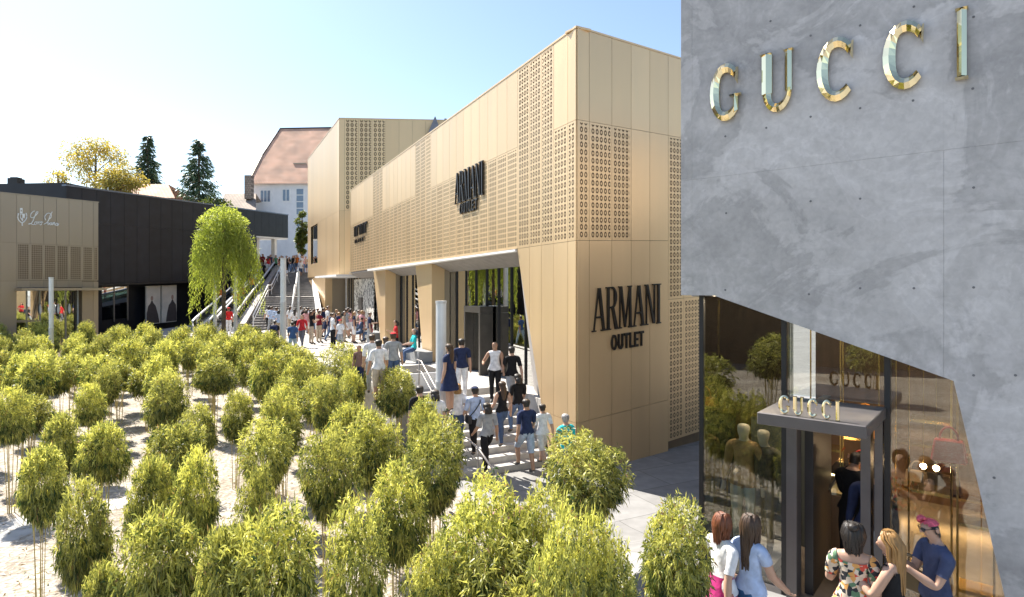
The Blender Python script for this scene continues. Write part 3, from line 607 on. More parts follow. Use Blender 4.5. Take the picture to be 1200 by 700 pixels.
fwin(305, 317, 223, 237, 3); fwin(331, 339.5, 222, 236, 2); fwin(347, 356, 221, 252, 1, 4); fwin(347, 356, 258, 290, 1, 4)
d0 = P(346.5, 208, 87.2); d1 = P(357.5, 194, 87.2)
dm = MB(); dm.hexa([(d0.x, 87.2, d0.z-1), (d1.x, 87.2, d0.z-1), (d1.x, 91, d0.z-1), (d0.x, 91, d0.z-1), (d0.x, 87.2, d1.z), (d1.x, 87.2, d1.z), (d1.x, 91, d1.z+.3), (d0.x, 91, d1.z+.3)]); dr = dm.build('dormer', M_white, hw)
for i in range(2):
    q = MB(); w_ = (d1.x-d0.x)/2; q.box((d0.x+w_*(i+.5), 87.17, (d0.z+d1.z)/2), (w_-.25, .05, d1.z-d0.z-.35)); q.build('pane', M_paneb, dr)
q = MB(); q.box(((d0.x+d1.x)/2, 89, d1.z+.22), (d1.x-d0.x+.5, 4.2, .16)); q.build('dormer_roof', M_bronze, dr)
q = MB(); c = P(338, 178, 89.6); q.box((c.x, c.y, c.z), (.7, .9, .6)); q.build('roof_hatch', M_tile2, hw)
oh = thing('old_house', 'low old house with a weathered brown tiled roof left of the white house', 'house', tuple(P(280, 260, 80)))
a = P(258, 246, 78); b = P(300, 246, 78); t0 = P(263, 227, 83); t1 = P(300, 227, 83)
m = MB(); fp = [a, b, t1, t0]; m.face(fp, 0, uvq(fp, a, (1, 0, 0), t0-a)); fp = [t0, t1, t1+Vector((0, 6, -3)), a+Vector((0, 11, 0))]; m.face(fp, 0); m.build('roof', M_tile2, oh)
m = MB(); m.box(((a.x+b.x)/2, 82.5, a.z-3.05), (b.x-a.x-.4, 8, 6)); m.build('wall', M_plaster, oh)
m = MB(); c = P(292, 220, 81); m.box(c, (.9, .9, 3.2)); m.build('chimney', M_tile2, oh)
for nm, px0, px1, pt, pb, Y, lab, chim in (('tiled_house', 150, 205, 216, 232, 75, 'red tiled roof peeping over the black roofline below the fir', None), ('low_house', -40, 38, 220, 235, 60, 'brown tiled house roof with dark chimney above the bronze boutique', 19)):
    h = thing(nm, lab, 'house', tuple(P((px0+px1)/2, 262, Y))); a, b = P(px0, pb, Y), P(px1, pb, Y); t0, t1 = P(px0+3, pt, Y+4), P(px1-8, pt, Y+4)
    m = MB(); fp = [a, b, t1, t0]; m.face(fp, 0, uvq(fp, a, (1, 0, 0), t0-a)); m.face([t0, t1, b+Vector((0, 8, 0)), a+Vector((0, 8, 0))], 0); m.build('roof', M_tile if chim is None else M_tile2, h)
    m = MB(); m.box(((a.x+b.x)/2, Y+4, a.z-4.1), (b.x-a.x-.4, 7, 8)); m.build('wall', M_plaster, h)
    if chim is not None: m = MB(); m.box(P(chim, 217, Y+2), (1.0, 1.0, 1.3)); m.build('chimney', M_dark, h); m = MB(); m.box(P(chim, 210, Y+2), (.7, .7, .3)); m.build('chimney_cap', M_dark, h)
# hill behind
hl = MB(); N = 24; vs = []
for j in range(4):
    for i in range(N): 
        x = -140+i*8; vs.append((x, 76+j*45, [0, 7, 9, 6][j]+1.5*math.sin(i*.9+j)))
hl.idx(vs, [(j*N+i, j*N+i+1, (j+1)*N+i+1, (j+1)*N+i) for j in range(3) for i in range(N-1)]); hl.build('hill', plain('hill_grass', (.07, .10, .035), .9, var=.3, scale=.3), kind='structure', smooth=True)
# ------------------------------------------------------------------ concrete store on the right
ND = (-.6397, -.7686); GD = (.7686, -.6397)
def gplane(c, px):                  # point on the plane n.p = -c seen in photo column px
    k = (px-600)/F; Y = c/(-(ND[0]*k+ND[1])); return (k*Y, Y)
GC, GG = 7.70, 8.0               # concrete face and glass face
oc = gplane(GC, 798); GF = Fr(*oc, *GD, *ND)
og = gplane(GG, 822); GLF = Fr(*og, *GD, *ND)
ZF = .77
gs = thing('concrete_store', 'grey fair faced concrete store with angular cut opening over tall glass and gold lettering', 'store', (*oc, .3))
ztop = 9.6; aE = 7.0
zl = GF.z(810, 211)                 # lift joint line
q0, q1, q2, q3 = GF.q(798, 346), GF.q(837, 346.5), GF.q(1117.5, 446.5), GF.q(1181, 715)
q3 = (q3[0]+(q3[0]-q2[0])*.25, q3[1]+(q3[1]-q2[1])*.25)
av = GF.a(811); aw = GF.a(1106)
def cslab(poly): 
    m = MB(); m.prism(GF, poly, -.27, 0); return m.build('concrete_wall', M_conc, gs)
gp = .0009
zjo = lambda a: zl+0.0*a
cslab([(0, zl+gp), (av-gp, zl+gp), (av-gp, ztop), (0, ztop)])
cslab([(av+gp, zl+gp), (aw-gp/4, zl+gp), (aw-gp/4, ztop), (av+gp, ztop)]); cslab([(aw+gp/4, zl+gp), (aE, zl+gp), (aE, ztop), (aw+gp/4, ztop)])
cslab([(0, q0[1]), (av-gp, q0[1]), (av-gp, zl-gp), (0, zl-gp)])
def diag(a): return q1[1]+(q2[1]-q1[1])*(a-q1[0])/(q2[0]-q1[0])
cslab([(av+gp, q0[1]), (q1[0], q1[1]), (aw-.001, diag(aw)), (aw-.001, zl-gp), (av+gp, zl-gp)])
cslab([(aw+.001, diag(aw)), q2, q3, (q3[0]+.0, .35), (aE, .35), (aE, zl-gp), (aw+.001, zl-gp)])
# formwork tie holes
M_hole = plain('tie_hole', (.16, .16, .165), .9)
for px, py in ((850, 160), (898, 150), (950, 137), (1008, 127), (1070, 118), (1140, 104), (1008, 233), (851, 250), (1008, 338), (1071, 338), (1141, 337), (1141, 220), (850, 340), (948, 345), (1071, 8), (1141, 20), (903, 25), (1141, 440), (1008, 30), (950, 42), (950, 236), (1165, 560), (1190, 440)):
    a, z = GF.q(px, py); m = MB(); m.prism(GF, [(a+0.013*math.cos(i*math.pi/5), z+.013*math.sin(i*math.pi/5)) for i in range(10)], .0, .003); m.build('tie_hole', M_hole, gs)
# hidden walls and roof
ml = Fr(*oc, .6397, .7686, -.7686, .6397)
m = MB(); m.fbox(ml, .35, 11, 4.50, ztop-.01, -.3, 0); m.build('side_wall', M_conc, gs)
re_ = GF.pt(aE, 0); mr_ = Fr(re_.x, re_.y, .6397, .7686, .7686, -.6397)
m = MB(); m.fbox(mr_, .0, 11, .2, ztop-.01, -.3, 0); m.build('side_wall', M_conc, gs)
bk_ = ml.pt(11, 0); m = MB(); m.fbox(Fr(*bk_.xy, *GD, *ND), 0, aE, .2, ztop-.01, -.0, .3); m.build('rear_wall', M_conc, gs)
m = MB(); m.slab([tuple(GF.pt(.1, 0, -.2).xy), tuple(GF.pt(aE-.1, 0, -.2).xy), tuple(GF.pt(aE-.1, 0, -10.8).xy), tuple(GF.pt(.1, 0, -10.8).xy)], 4.62, 4.75); m.build('ceiling', M_inner, gs)
m = MB(); m.slab([tuple(GF.pt(.1, 0, -.2).xy), tuple(GF.pt(aE-.1, 0, -.2).xy), tuple(GF.pt(aE-.1, 0, -10.8).xy), tuple(GF.pt(.1, 0, -10.8).xy)], ztop-.4, ztop-.2); m.build('roof', M_soffit, gs)
m = MB(); m.fbox(GLF, -.02, 6.6, ZF-.5, ZF, -9, -.03); m.build('interior_floor', plain('polished_floor', (.20, .17, .14), .25, var=.3, scale=2), gs)
m = MB(); m.fbox(GLF, .3, 6.6, ZF, 4.6, -5.2, -5.0); m.build('interior_wall', M_wood, gs)
# glass front: panes, mullions, side glass
aM = [0.02, GLF.a(919), GLF.a(1040), GLF.a(1150), GLF.a(1230)]
CB, CT = 3.135, 3.265
m = MB(); m.fbox(GLF, aM[0], aM[1]-.03, ZF, 4.55, -.02, 0); m.build('glass_pane', M_glassG, gs)
m = MB(); m.fbox(GLF, aM[1]+.03, aM[2]-.03, CT+.02, 4.55, -.02, 0); m.build('glass_pane', M_glassG, gs)
m = MB(); m.fbox(GLF, aM[2]+.03, aM[3]-.005, ZF, 4.55, -.02, 0); m.build('glass_pane', M_glassG, gs)
m = MB(); m.fbox(GLF, aM[3]+.005, aM[4], ZF, 4.55, -.02, 0); m.build('glass_pane', M_glassG, gs)
gsid = Fr(*og, .6397, .7686, -.7686, .6397)
m = MB(); m.fbox(gsid, .05, 4.5, ZF, 4.55, -.02, 0); m.build('glass_pane', M_glassG, gs)
m = MB(); m.fbox(GLF, -.03, .03, .2, 4.56, -.06, .01); m.build('mullion', M_dark, gs)
for a in aM[1:3]:
    m = MB(); m.fbox(GLF, a-.03, a+.03, .2, 4.58, -.1, .02); m.build('mullion', M_dark, gs)
m = MB(); m.fbox(GLF, -.1, 6.6, 4.55, 4.6, -.3, .1); m.build('head_frame', M_dark, gs)
m = MB(); m.fbox(GLF, .03, aM[1]-.03, .2, ZF+.06, -.05, .03); m.build('sill', M_greysteel, gs); m = MB(); m.fbox(GLF, aM[2]+.03, aM[4], .2, ZF+.06, -.05, .03); m.build('sill', M_greysteel, gs)
f1 = GLF
for a, w_ in ((aM[1]+.04, .12), (aM[2]-.26, .10), (aM[2]-.12, .08)):
    m = MB(); m.fbox(GLF, a, a+w_, .2, CB-.01, -.16, .06); m.build('door_post', M_canopy, gs)
m = MB(); m.fbox(GLF, aM[1]+.2, aM[1]+.3, .2, CB, -1.15, -.16); m.build('open_door_leaf', M_dark, gs)
# door canopy with small gold letters on top
c0, c1 = gplane(6.75, 887), gplane(6.75, 1015.5); CF = Fr(*c0, *GD, *ND); cl = CF.a(1015.5)
m = MB(); m.fbox(CF, 0, cl, CB, CT, -1.22, 0); m.build('canopy', M_canopy, gs, bevel=.008)
def bagshape(name, lab, c, wd, hh, dp, mat, rz=0):
    t = thing(name, lab, 'handbag', tuple(c)); m = MB(); x, y, z = c; ca, sa = math.cos(rz), math.sin(rz)
    def L(u, v, zz): return (x+u*ca-v*sa, y+u*sa+v*ca, z+zz)
    m.hexa([L(-wd/2, -dp/2, 0), L(wd/2, -dp/2, 0), L(wd/2, dp/2, 0), L(-wd/2, dp/2, 0), L(-wd*.4, -dp/3, hh), L(wd*.4, -dp/3, hh), L(wd*.4, dp/3, hh), L(-wd*.4, dp/3, hh)]); m.build('body', mat, t, bevel=.02)
    m = MB(); m.tube([L(wd*.25*math.cos(q), 0, hh+wd*.4*math.sin(q)) for q in [i*math.pi/8 for i in range(9)]], .014, 6); m.build('handle', mat, t, smooth=True); return t
rzg = math.atan2(GD[1], GD[0])
M_redl = plain('red_leather', (.42, .03, .025), .35); M_orl = plain('orange_leather', (.75, .28, .03), .4); M_lit = glow('shelf_light', (1, .62, .28), 9.0); M_bulb = glow('warm_spot', (1, .7, .38), 30.0)
M_addlamp = glow('added_lamp_glow', (1, .80, .58), 240.0)  # glow for the added ceiling lamps
M_cream = plain('cream_panel', (.45, .33, .2), .6)
# shelving inside: brass rods with lit shelves (each unit one thing)
def shelf_unit(lab, a0, a1, o, zs, lit=()):
    t = thing('shelf_unit', lab, 'shelf', tuple(GLF.pt((a0+a1)/2, ZF, o)), 'brass shelving in the concrete store')
    for a in (a0, a1):
        m = MB(); m.tube([GLF.pt(a, ZF, o), GLF.pt(a, 4.4, o)], .013, 6); m.build('rod', M_brass, t)
    for z in zs:
        m = MB(); m.fbox(GLF, a0, a1, z, z+.04, o-.35, o); m.build('shelf_board', M_brass, t)
        if z in lit: m = MB(); m.fbox(GLF, a0+.03, a1-.03, z-.035, z-.005, o-.3, o-.26); m.build('light_strip', M_lit, t)
def ga(px, o): return GLF.off(o).a(px)
shelf_unit('brass rod shelf with red bag behind the right glass', ga(1065, -1.2), ga(1115, -1.2), -1.2, (1.05, 2.0, 2.9), (2.0,))
shelf_unit('tall brass shelf nearest the slanting concrete edge', ga(1122, -1.0), ga(1165, -1.0), -1.0, (.95, 1.75, 2.6), (1.75,))
shelf_unit('shelf against the back wall seen left inside the doorway', ga(950, -2.6), ga(985, -2.6), -2.6, (1.2, 2.0), (1.2, 2.0))
shelf_unit('shelf under the orange bag seen right inside the doorway', ga(988, -3.4), ga(1030, -3.4), -3.4, (1.3, 2.05), (2.05, 1.3))
shelf_unit('long lit shelf deep behind the right glass', ga(1050, -4.3), ga(1180, -4.3), -4.3, (1.1, 1.9), (1.9, 1.1))
for a in (.35, .8, 1.9, 2.6, 3.4, 4.2):
    m = MB(); p = GLF.pt(a, 4.58, -.9 if a < 2 else -1.6); m.loft([[(p.x+r*math.cos(q), p.y+r*math.sin(q), p.z+z) for q in [i*math.pi/5 for i in range(10)]] for r, z in ((.05, 0), (.06, .03))]); m.build('added_lamp', M_addlamp, gs)  # unseen ceiling lamps, added to brighten the mannequins and shop interior
bagshape('handbag', 'red leather handbag high on a shelf behind the right glass', GLF.pt(ga(1112, -.8), 2.55, -.8), .36, .27, .14, M_redl, rzg)
bagshape('handbag', 'orange handbag on a shelf just under the door canopy', GLF.pt(ga(1014, -3.5), 2.11, -3.5), .5, .36, .16, M_orl, rzg)
bagshape('handbag', 'dark red handbag on the lower shelf inside the doorway', GLF.pt(ga(1009, -3.5), 1.35, -3.5), .46, .34, .16, M_redl, rzg)
for k, px in enumerate((1075, 1093, 1110)):
    bagshape('handbag', ('tan handbag at left end of the long lit shelf', 'black handbag midway on the long lit shelf', 'brown handbag right of centre on the long lit shelf')[k], GLF.pt(ga(px, -4.45), 1.15, -4.45), .4, .3, .15, (M_cream, M_dark, M_wood)[k], rzg)
for k, px in enumerate((1082, 1097)):
    t = thing('spot_lamp', ('left', 'right')[k]+' of two glowing warm spots behind the right glass', 'lamp', tuple(GLF.pt(ga(px, -2.6), 2.0, -2.6)), 'warm spots in the store')
    m = MB(); c = GLF.pt(ga(px, -2.6), 2.0, -2.6); m.loft([[(c.x+r*math.cos(q), c.y+r*math.sin(q), c.z+z) for q in [i*math.pi/4 for i in range(8)]] for r, z in ((.015, -.04), (.04, -.01), (.04, .02), (.015, .04))]); m.build('bulb', M_bulb, t)
    m = MB(); m.tube([c+Vector((0, 0, .04)), c+Vector((0, 0, 2.5))], .006, 5); m.build('rod', M_brass, t)
tbl = thing('display_case', 'lit glass topped display case on a dark wooden base inside the doorway', 'display case', tuple(GLF.pt(ga(985, -1.7), ZF, -1.7)))
a0, a1 = ga(968, -1.6), ga(1003, -1.6)
m = MB(); m.fbox(GLF, a0, a1, ZF, ZF+.85, -2.5, -1.6); m.build('base', M_wood, tbl); m = MB(); m.fbox(GLF, a0+.03, a1-.03, ZF+.85, ZF+.88, -2.47, -1.63); m.build('tray', M_cream, tbl)
m = MB(); m.fbox(GLF, a0, a1, ZF+.86, ZF+1.16, -2.5, -2.49); m.build('case_glass', M_glassR, tbl); m = MB(); m.fbox(GLF, a0, a1, ZF+.86, ZF+1.16, -1.61, -1.6); m.build('case_glass', M_glassR, tbl)
m = MB(); m.fbox(GLF, a0+.02, a1-.02, ZF+1.13, ZF+1.15, -1.66, -1.63); m.build('light_strip', M_lit, tbl)
m = MB(); m.fbox(GLF, a0, a1, ZF+1.16, ZF+1.175, -2.5, -1.6); m.build('case_top', M_glassR, tbl)
for k in range(3):
    c = GLF.pt(a0+.15+.16*k, ZF+.9, -1.85-.1*k); t = bagshape('purse', ('small dark purse leftmost', 'small brown purse in the middle', 'small red purse rightmost')[k]+' in the lit display case', c, .11, .1, .07, (M_dark, M_wood, M_redl)[k], rzg)
pd = thing('window_plinth', 'pale low plinth under the mannequins in the left window', 'plinth', tuple(GLF.pt(.7, ZF, -.9)))
m = MB(); m.fbox(GLF, .25, aM[1]-.25, ZF, ZF+.12, -1.3, -.3); m.build('top', M_plaster, pd)
bp_ = thing('display_screen', 'dark green grey panel standing behind the window mannequins', 'display screen', tuple(GLF.pt(.8, ZF, -1.6)))
m = MB(); m.fbox(GLF, .15, aM[1]-.1, ZF, 2.6, -1.65, -1.6); m.build('panel', plain('screen_panel', (.10, .11, .095), .6), bp_); m = MB(); m.fbox(GLF, .15, aM[1]-.1, 2.61, 2.66, -1.68, -1.58); m.build('rail', M_brass, bp_)
rl2 = thing('handrail', 'black stair rail inside the doorway of the concrete store', 'handrail', tuple(GLF.pt(ga(950, -.6), ZF, -.6)))
m = MB(); m.tube([GLF.pt(ga(945, -.5), ZF, -.5), GLF.pt(ga(945, -.5), ZF+.75, -.5), GLF.pt(ga(985, -1.3), ZF+1.3, -1.3)], .02, 8); m.build('rail', M_dark, rl2, smooth=True)

# ------------------------------------------------------------------ lettering
def el(cx, cz, rx, rz, t0, t1, w0, wf, n=14):
    "elliptic stroke as quads; wf(angle) = stroke width"
    out = []; 
    for i in range(n):
        q = []
        for t in (t0+(t1-t0)*i/n, t0+(t1-t0)*(i+1)/n):
            wd = wf(t); c, s_ = math.cos(t), math.sin(t); q.append(((cx+rx*c, cz+rz*s_), (cx+(rx-wd)*c, cz+(rz-min(wd, w0))*s_)))
        out.append([q[0][0], q[1][0], q[1][1], q[0][1]])
    return out
def bar(x0, z0, x1, z1, w0, w1=None):      # bar with horizontal ends
    w1 = w0 if w1 is None else w1; return [(x0-w0/2, z0), (x0+w0/2, z0), (x1+w1/2, z1), (x1-w1/2, z1)]
def serif(x, z, w, h=.03): return [(x-w/2, z), (x+w/2, z), (x+w/2, z+h), (x-w/2, z+h)]
PI = math.pi
def didone(ch):
    T, K = .038, .125
    if ch == 'A': return .82, [bar(.09, .02, .37, .98, T), bar(.70, .02, .42, .99, K, .15), [(.19, .30), (.55, .30), (.54, .345), (.20, .345)], serif(.09, 0, .22), serif(.70, 0, .32)]
    if ch == 'R': return .78, [bar(.16, .02, .16, .98, K), serif(.16, 0, .30), [(.02, .97), (.42, .97), (.42, 1), (.02, 1)], [(.24, .5), (.42, .5), (.42, .54), (.24, .54)]]+el(.40, .75, .30, .25, -PI/2, PI/2, .045, lambda t: .045+.12*math.cos(t)**2)+[[(.38, .5), (.50, .53), (.78, .0), (.60, .0)]]
    if ch == 'M': return 1.0, [bar(.12, .02, .14, .98, T), bar(.20, .98, .48, .02, K, .10), bar(.48, .02, .78, .98, T), bar(.84, .02, .80, .98, K), serif(.12, 0, .22), serif(.84, 0, .28), serif(.14, .97, .2), serif(.8, .97, .26)]
    if ch == 'N': return .84, [bar(.12, .02, .12, .98, T), bar(.18, .98, .66, .02, K, .12), bar(.70, .02, .70, .98, T), serif(.12, 0, .22), serif(.12, .97, .2), serif(.70, .97, .24)]
    if ch == 'I': return .34, [bar(.17, .02, .17, .98, K), serif(.17, 0, .30), serif(.17, .97, .30)]
def grot(ch):
    K = .2
    K = .165
    if ch == 'O': return .86, el(.40, .5, .38, .5, 0, 2*PI, .13, lambda t: .15, 20)
    if ch == 'U': return .80, [bar(.12, .32, .12, 1, K), bar(.62, .32, .62, 1, K)]+el(.37, .35, .35, .35, PI, 2*PI, .16, lambda t: .2, 12)
    if ch == 'T': return .70, [bar(.34, 0, .34, .84, K), [(.02, .84), (.66, .84), (.66, 1), (.02, 1)]]
    if ch == 'L': return .62, [bar(.12, 0, .12, 1, K), [(.22, 0), (.58, 0), (.58, .16), (.22, .16)]]
    if ch == 'E': return .66, [bar(.12, 0, .12, 1, K), [(.22, 0), (.58, 0), (.58, .16), (.22, .16)], [(.22, .42), (.54, .42), (.54, .57), (.22, .57)], [(.22, .84), (.58, .84), (.58, 1), (.22, 1)]]
def roman(ch):
    if ch == 'C': return 1.0, el(.52, .5, .5, .5, .22*PI, 1.74*PI, .16, lambda t: .16+.13*max(0, -math.cos(t)), 18)+[[(.83, .70), (.90, .62), (.92, .90), (.86, .84)]]
    if ch == 'G': return 1.0, el(.52, .5, .5, .5, .25*PI, 1.75*PI, .16, lambda t: .16+.13*max(0, -math.cos(t)), 18)+[[(.74, .10), (.90, .16), (.90, .44), (.76, .44)], [(.66, .40), (.99, .40), (.99, .45), (.66, .45)], [(.82, .72), (.88, .62), (.90, .90), (.84, .84)]]
    if ch == 'U': return .96, [bar(.20, .32, .20, .97, .29), bar(.80, .32, .80, .97, .19)]+el(.485, .36, .405, .36, PI, 2*PI, .14, lambda t: .14+.1*max(0, -math.cos(t)), 14)+[[(.02, .96), (.34, .96), (.34, 1), (.02, 1)], [(.68, .96), (.94, .96), (.94, 1), (.68, 1)]]
    if ch == 'I': return .44, [bar(.22, .04, .22, .96, .30), serif(.22, 0, .40, .045), serif(.22, .955, .40, .045)]
def letters(text, font, fr, a0, z0, height, width, mat, parent, o0, depth, ridge=0.0, rev=False, gap=.06, name='letter', pos=None):
    gl = [(c, *font(c)) for c in text]; tot = sum(g[1] for g in gl)+gap*(len(gl)-1); k = width/tot; x = 0
    for i, (c, adv, polys) in enumerate(gl):
        m = MB(); kk = k; xx = x
        if pos: xx, kk = 0, 1
        for j, po in enumerate(polys):
            pp = []
            for u, v in po:
                a = (pos[i][0]+(pos[i][1]-pos[i][0])*u/adv) if pos else a0+(xx+u)*k*(1)
                if rev: a = a0-(xx+u)*k
                pp.append((a, z0+v*height))
            o1 = o0+depth+.0009*(j % 7)
            if ridge:
                n = len(pp); e = [((pp[0][0]+pp[1][0])/2, (pp[0][1]+pp[1][1])/2), ((pp[2][0]+pp[3][0])/2, (pp[2][1]+pp[3][1])/2)]
                l01 = math.dist(pp[0], pp[1]); l12 = math.dist(pp[1], pp[2])
                curved = len(polys) > 5 and j < len(polys)-(3 if c == 'G' else 1 if c == 'C' else 0)
                b = [fr.pt(a, z, o0) for a, z in pp]; t = [fr.pt(a, z, o0+depth) for a, z in pp]
                if c in 'CG' and 18 > j or (c == 'U' and 2 <= j < 16): r0 = [((pp[0][0]+pp[3][0])/2, (pp[0][1]+pp[3][1])/2), ((pp[1][0]+pp[2][0])/2, (pp[1][1]+pp[2][1])/2)]; order = (0, 1, 2, 3)
                elif l01 < l12: r0 = [((pp[0][0]+pp[1][0])/2, (pp[0][1]+pp[1][1])/2), ((pp[2][0]+pp[3][0])/2, (pp[2][1]+pp[3][1])/2)]; order = (1, 2, 3, 0)
                else: r0 = [((pp[1][0]+pp[2][0])/2, (pp[1][1]+pp[2][1])/2), ((pp[3][0]+pp[0][0])/2, (pp[3][1]+pp[0][1])/2)]; order = (2, 3, 0, 1)
                rg = [fr.pt(a, z, o0+depth+ridge) for a, z in r0]
                o = order
                m.idx(b+t+rg, [(0, 1, 5, 4), (1, 2, 6, 5), (2, 3, 7, 6), (3, 0, 4, 7)]+([(4+o[0], 4+o[1], 9, 8), (4+o[2], 4+o[3], 8, 9), (4+o[1], 4+o[2], 9), (4+o[3], 4+o[0], 8)]))
            else: m.prism(fr, pp, o0, o1)
        m.build(name, mat, parent); x += adv+gap
# black ARMANI OUTLET on the short end and on the long front
s1 = thing('wall_sign', 'large black ARMANI OUTLET lettering on the shaded tan end wall', 'sign', tuple(ARF.pt(1.8, 3.5, .05)), 'black lettering on the metal store')
letters('ARMANI', didone, ARF, .48, 3.47, 1.10, 2.68, M_letter, s1, .04, .05, gap=.02)
letters('OUTLET', grot, ARF, 1.16, 2.93, .40, 1.28, M_letter, s1, .04, .045, gap=.08)
s2 = thing('wall_sign', 'black ARMANI OUTLET lettering on the long sunny front', 'sign', tuple(ALF.pt(6.8, 7.5, .05)), 'black lettering on the metal store')
aR, aL = ALF.a(569), ALF.a(535.5)
letters('ARMANI', didone, ALF, aL, ALF.z(550, 235), 1.12, aL-aR, M_letter, s2, .045, .06, rev=True, gap=.02)
letters('OUTLET', grot, ALF, ALF.a(541), ALF.z(550, 249), .38, ALF.a(541)-ALF.a(562), M_letter, s2, .045, .05, rev=True, gap=.08)
s3 = thing('wall_sign', 'small dark two line sign at the far end of the long metal front', 'sign', tuple(ALF.pt(25.8, 7, .05)))
a0 = ALF.a(416.5); a1 = ALF.a(432); zz0 = ALF.z(424, 275)
def blobs(n, w_): 
    k = [0]
    def f(c): return .7, [bar(.12, 0, .12, 1, .12), bar(.5, 0, .5, 1, .12), [(.18, .86), (.44, .86), (.44, 1), (.18, 1)]] if c in 'mnh' else [bar(.12, 0, .12, 1, .2), [(.22, .8), (.6, .8), (.6, 1), (.22, 1)]]
    return f
letters('nrmnr', blobs(7, 1), ALF, a0, zz0, .62, a0-a1, M_letter, s3, .045, .06, rev=True, gap=.12)
letters('nmr', blobs(5, 1), ALF, a0-.1, zz0-.42, .22, (a0-a1)*.8, M_letter, s3, .045, .05, rev=True, gap=.12)
# gold letters on the concrete and on the door canopy
s4 = thing('wall_sign', 'big polished gold GUCCI letters fixed high on the grey concrete wall', 'sign', tuple(GF.pt(3, 7.5, .03)))
letters('GUCCI', roman, GF, 0, 6.765, .74, 1, M_gold, s4, .02, .035, ridge=.04, pos=[(GF.a(x0), GF.a(x1)) for x0, x1 in ((833, 870), (892, 932), (957, 1005), (1034, 1088), (1119, 1136))])
s5 = thing('canopy_sign', 'small gold GUCCI letters standing on the grey door canopy', 'sign', tuple(CF.pt(.8, CT, -.06)))
letters('GUCCI', roman, CF, 0, CT+.004, .205, 1, M_gold, s5, -.08, .025, ridge=.008, pos=[(CF.a(x0), CF.a(x1)) for x0, x1 in ((910, 924), (927, 940), (944, 957), (961, 973), (977, 983))])
# white script and crest on the bronze boutique
s6 = thing('wall_sign', 'white script Loro Piana lettering with a small crest on the bronze panels', 'sign', tuple(LF.pt(4, 8.5, .05)))
def script(pts, name='letter', r=.016): 
    # pts in photo pixels x,y ; smoothed with Catmull-Rom
    cp = [Vector((x, y)) for x, y in pts]; out = []
    for i in range(len(cp)-1):
        p0, p1, p2, p3 = cp[max(i-1, 0)], cp[i], cp[i+1], cp[min(i+2, len(cp)-1)]
        for t in (0, .25, .5, .75): out.append(.5*((2*p1)+(p2-p0)*t+(2*p0-5*p1+4*p2-p3)*t*t+(3*p1-p0-3*p2+p3)*t**3))
    out.append(cp[-1]); m = MB(); m.tube([LF.pt(*LF.q(x, y), .05) for x, y in out], r, 6); m.build(name, M_white, s6, smooth=True)
S = 17.14
def sp(pts): return [(10+x/S, 235+y/S) for x, y in pts]
script(sp([(520, 215), (480, 230), (440, 280), (440, 340), (490, 345), (560, 280), (585, 235), (555, 235), (520, 320), (480, 420), (440, 470), (390, 480), (430, 465), (490, 490), (520, 470)]), r=.022)
script(sp([(535, 430), (515, 460), (525, 490), (550, 480), (560, 445), (540, 430), (575, 440)]), r=.02)
script(sp([(575, 440), (590, 430), (580, 490), (595, 445), (625, 430)]), r=.02)
script(sp([(645, 430), (620, 460), (630, 495), (655, 480), (660, 445), (645, 430), (690, 440)]), r=.02)
script(sp([(870, 230), (830, 300), (800, 390), (760, 450), (700, 480)]), r=.022); script(sp([(740, 400), (720, 330), (770, 265), (830, 265), (855, 310), (830, 365), (790, 380)]), r=.022)
script(sp([(790, 440), (780, 490), (800, 485), (820, 450)]), r=.02)
script(sp([(850, 445), (825, 465), (830, 495), (855, 480), (862, 445), (862, 495), (880, 480)]), r=.02)
script(sp([(885, 445), (885, 495), (895, 455), (915, 445), (918, 495), (935, 480)]), r=.02)
script(sp([(965, 455), (940, 475), (945, 510), (970, 495), (980, 455), (978, 515), (1005, 470)]), r=.02)
m = MB()
script(sp([(195, 260), (180, 330), (200, 400), (265, 450), (330, 400), (360, 330), (345, 255)]), 'wreath', .03)
script(sp([(265, 445), (270, 515)]), 'stem', .03)
for nm, pts in (('shield', [(225, 270), (320, 270), (320, 350), (272, 420), (225, 350)]), ('crown', [(222, 155), (275, 155), (275, 262), (222, 262)])):
    m = MB(); m.prism(LF, [LF.q(10+x/S, 235+y/S) for x, y in pts], .04, .06); m.build(nm, M_white, s6)
for pts in ([(235, 285), (268, 285), (268, 370), (240, 345)], [(238, 190), (258, 190), (258, 225), (238, 225)], [(285, 360), (310, 345), (300, 380), (280, 395)]):
    m = MB(); m.prism(LF, [LF.q(10+x/S, 235+y/S) for x, y in pts], .06, .066); m.build('emblem_mark', M_bronze, s6)

# ------------------------------------------------------------------ light columns, bench blocks, planters
def light_column(lab, x, y, zb, h, r):
    t = thing('light_column', lab, 'street lamp', (x, y, zb), 'slim light columns')
    def ring(z, rr): return [(x+rr*math.cos(i*PI/6), y+rr*math.sin(i*PI/6), zb+z) for i in range(12)]
    m = MB(); m.loft([ring(0, r*1.15), ring(.06, r*1.15), ring(.06, r), ring(h*.52, r)]); m.build('lower_shaft', M_greyl, t, smooth=False)
    m = MB(); m.loft([ring(h*.525, r*.93), ring(h*.985, r*.93)]); m.build('lamp_tube', M_tube, t)
    m = MB(); m.loft([ring(h*.985, r), ring(h, r)]); m.build('cap', M_greyl, t)
    m = MB(); m.loft([ring(h*.515, r*1.04), ring(h*.53, r*1.04)]); m.build('collar', M_greyl, t)
M_greyl = plain('pale_grey_steel', (.55, .56, .57), .4, .15, var=.05); M_tube = plain('frosted_tube', (.68, .71, .73), .25, var=.05)
light_column('thick pale light column at the foot of the short stone steps', -1.78, 15.0, 0, 4.27, .14)
light_column('tall pale light column standing in front of the wide grey stairs', (332-600)/F*28, 28, ZP, 4.4, .14)
light_column('thin light column before the middle of the wide stairs', (350-600)/F*36, 36, ZP, 4.0, .07)
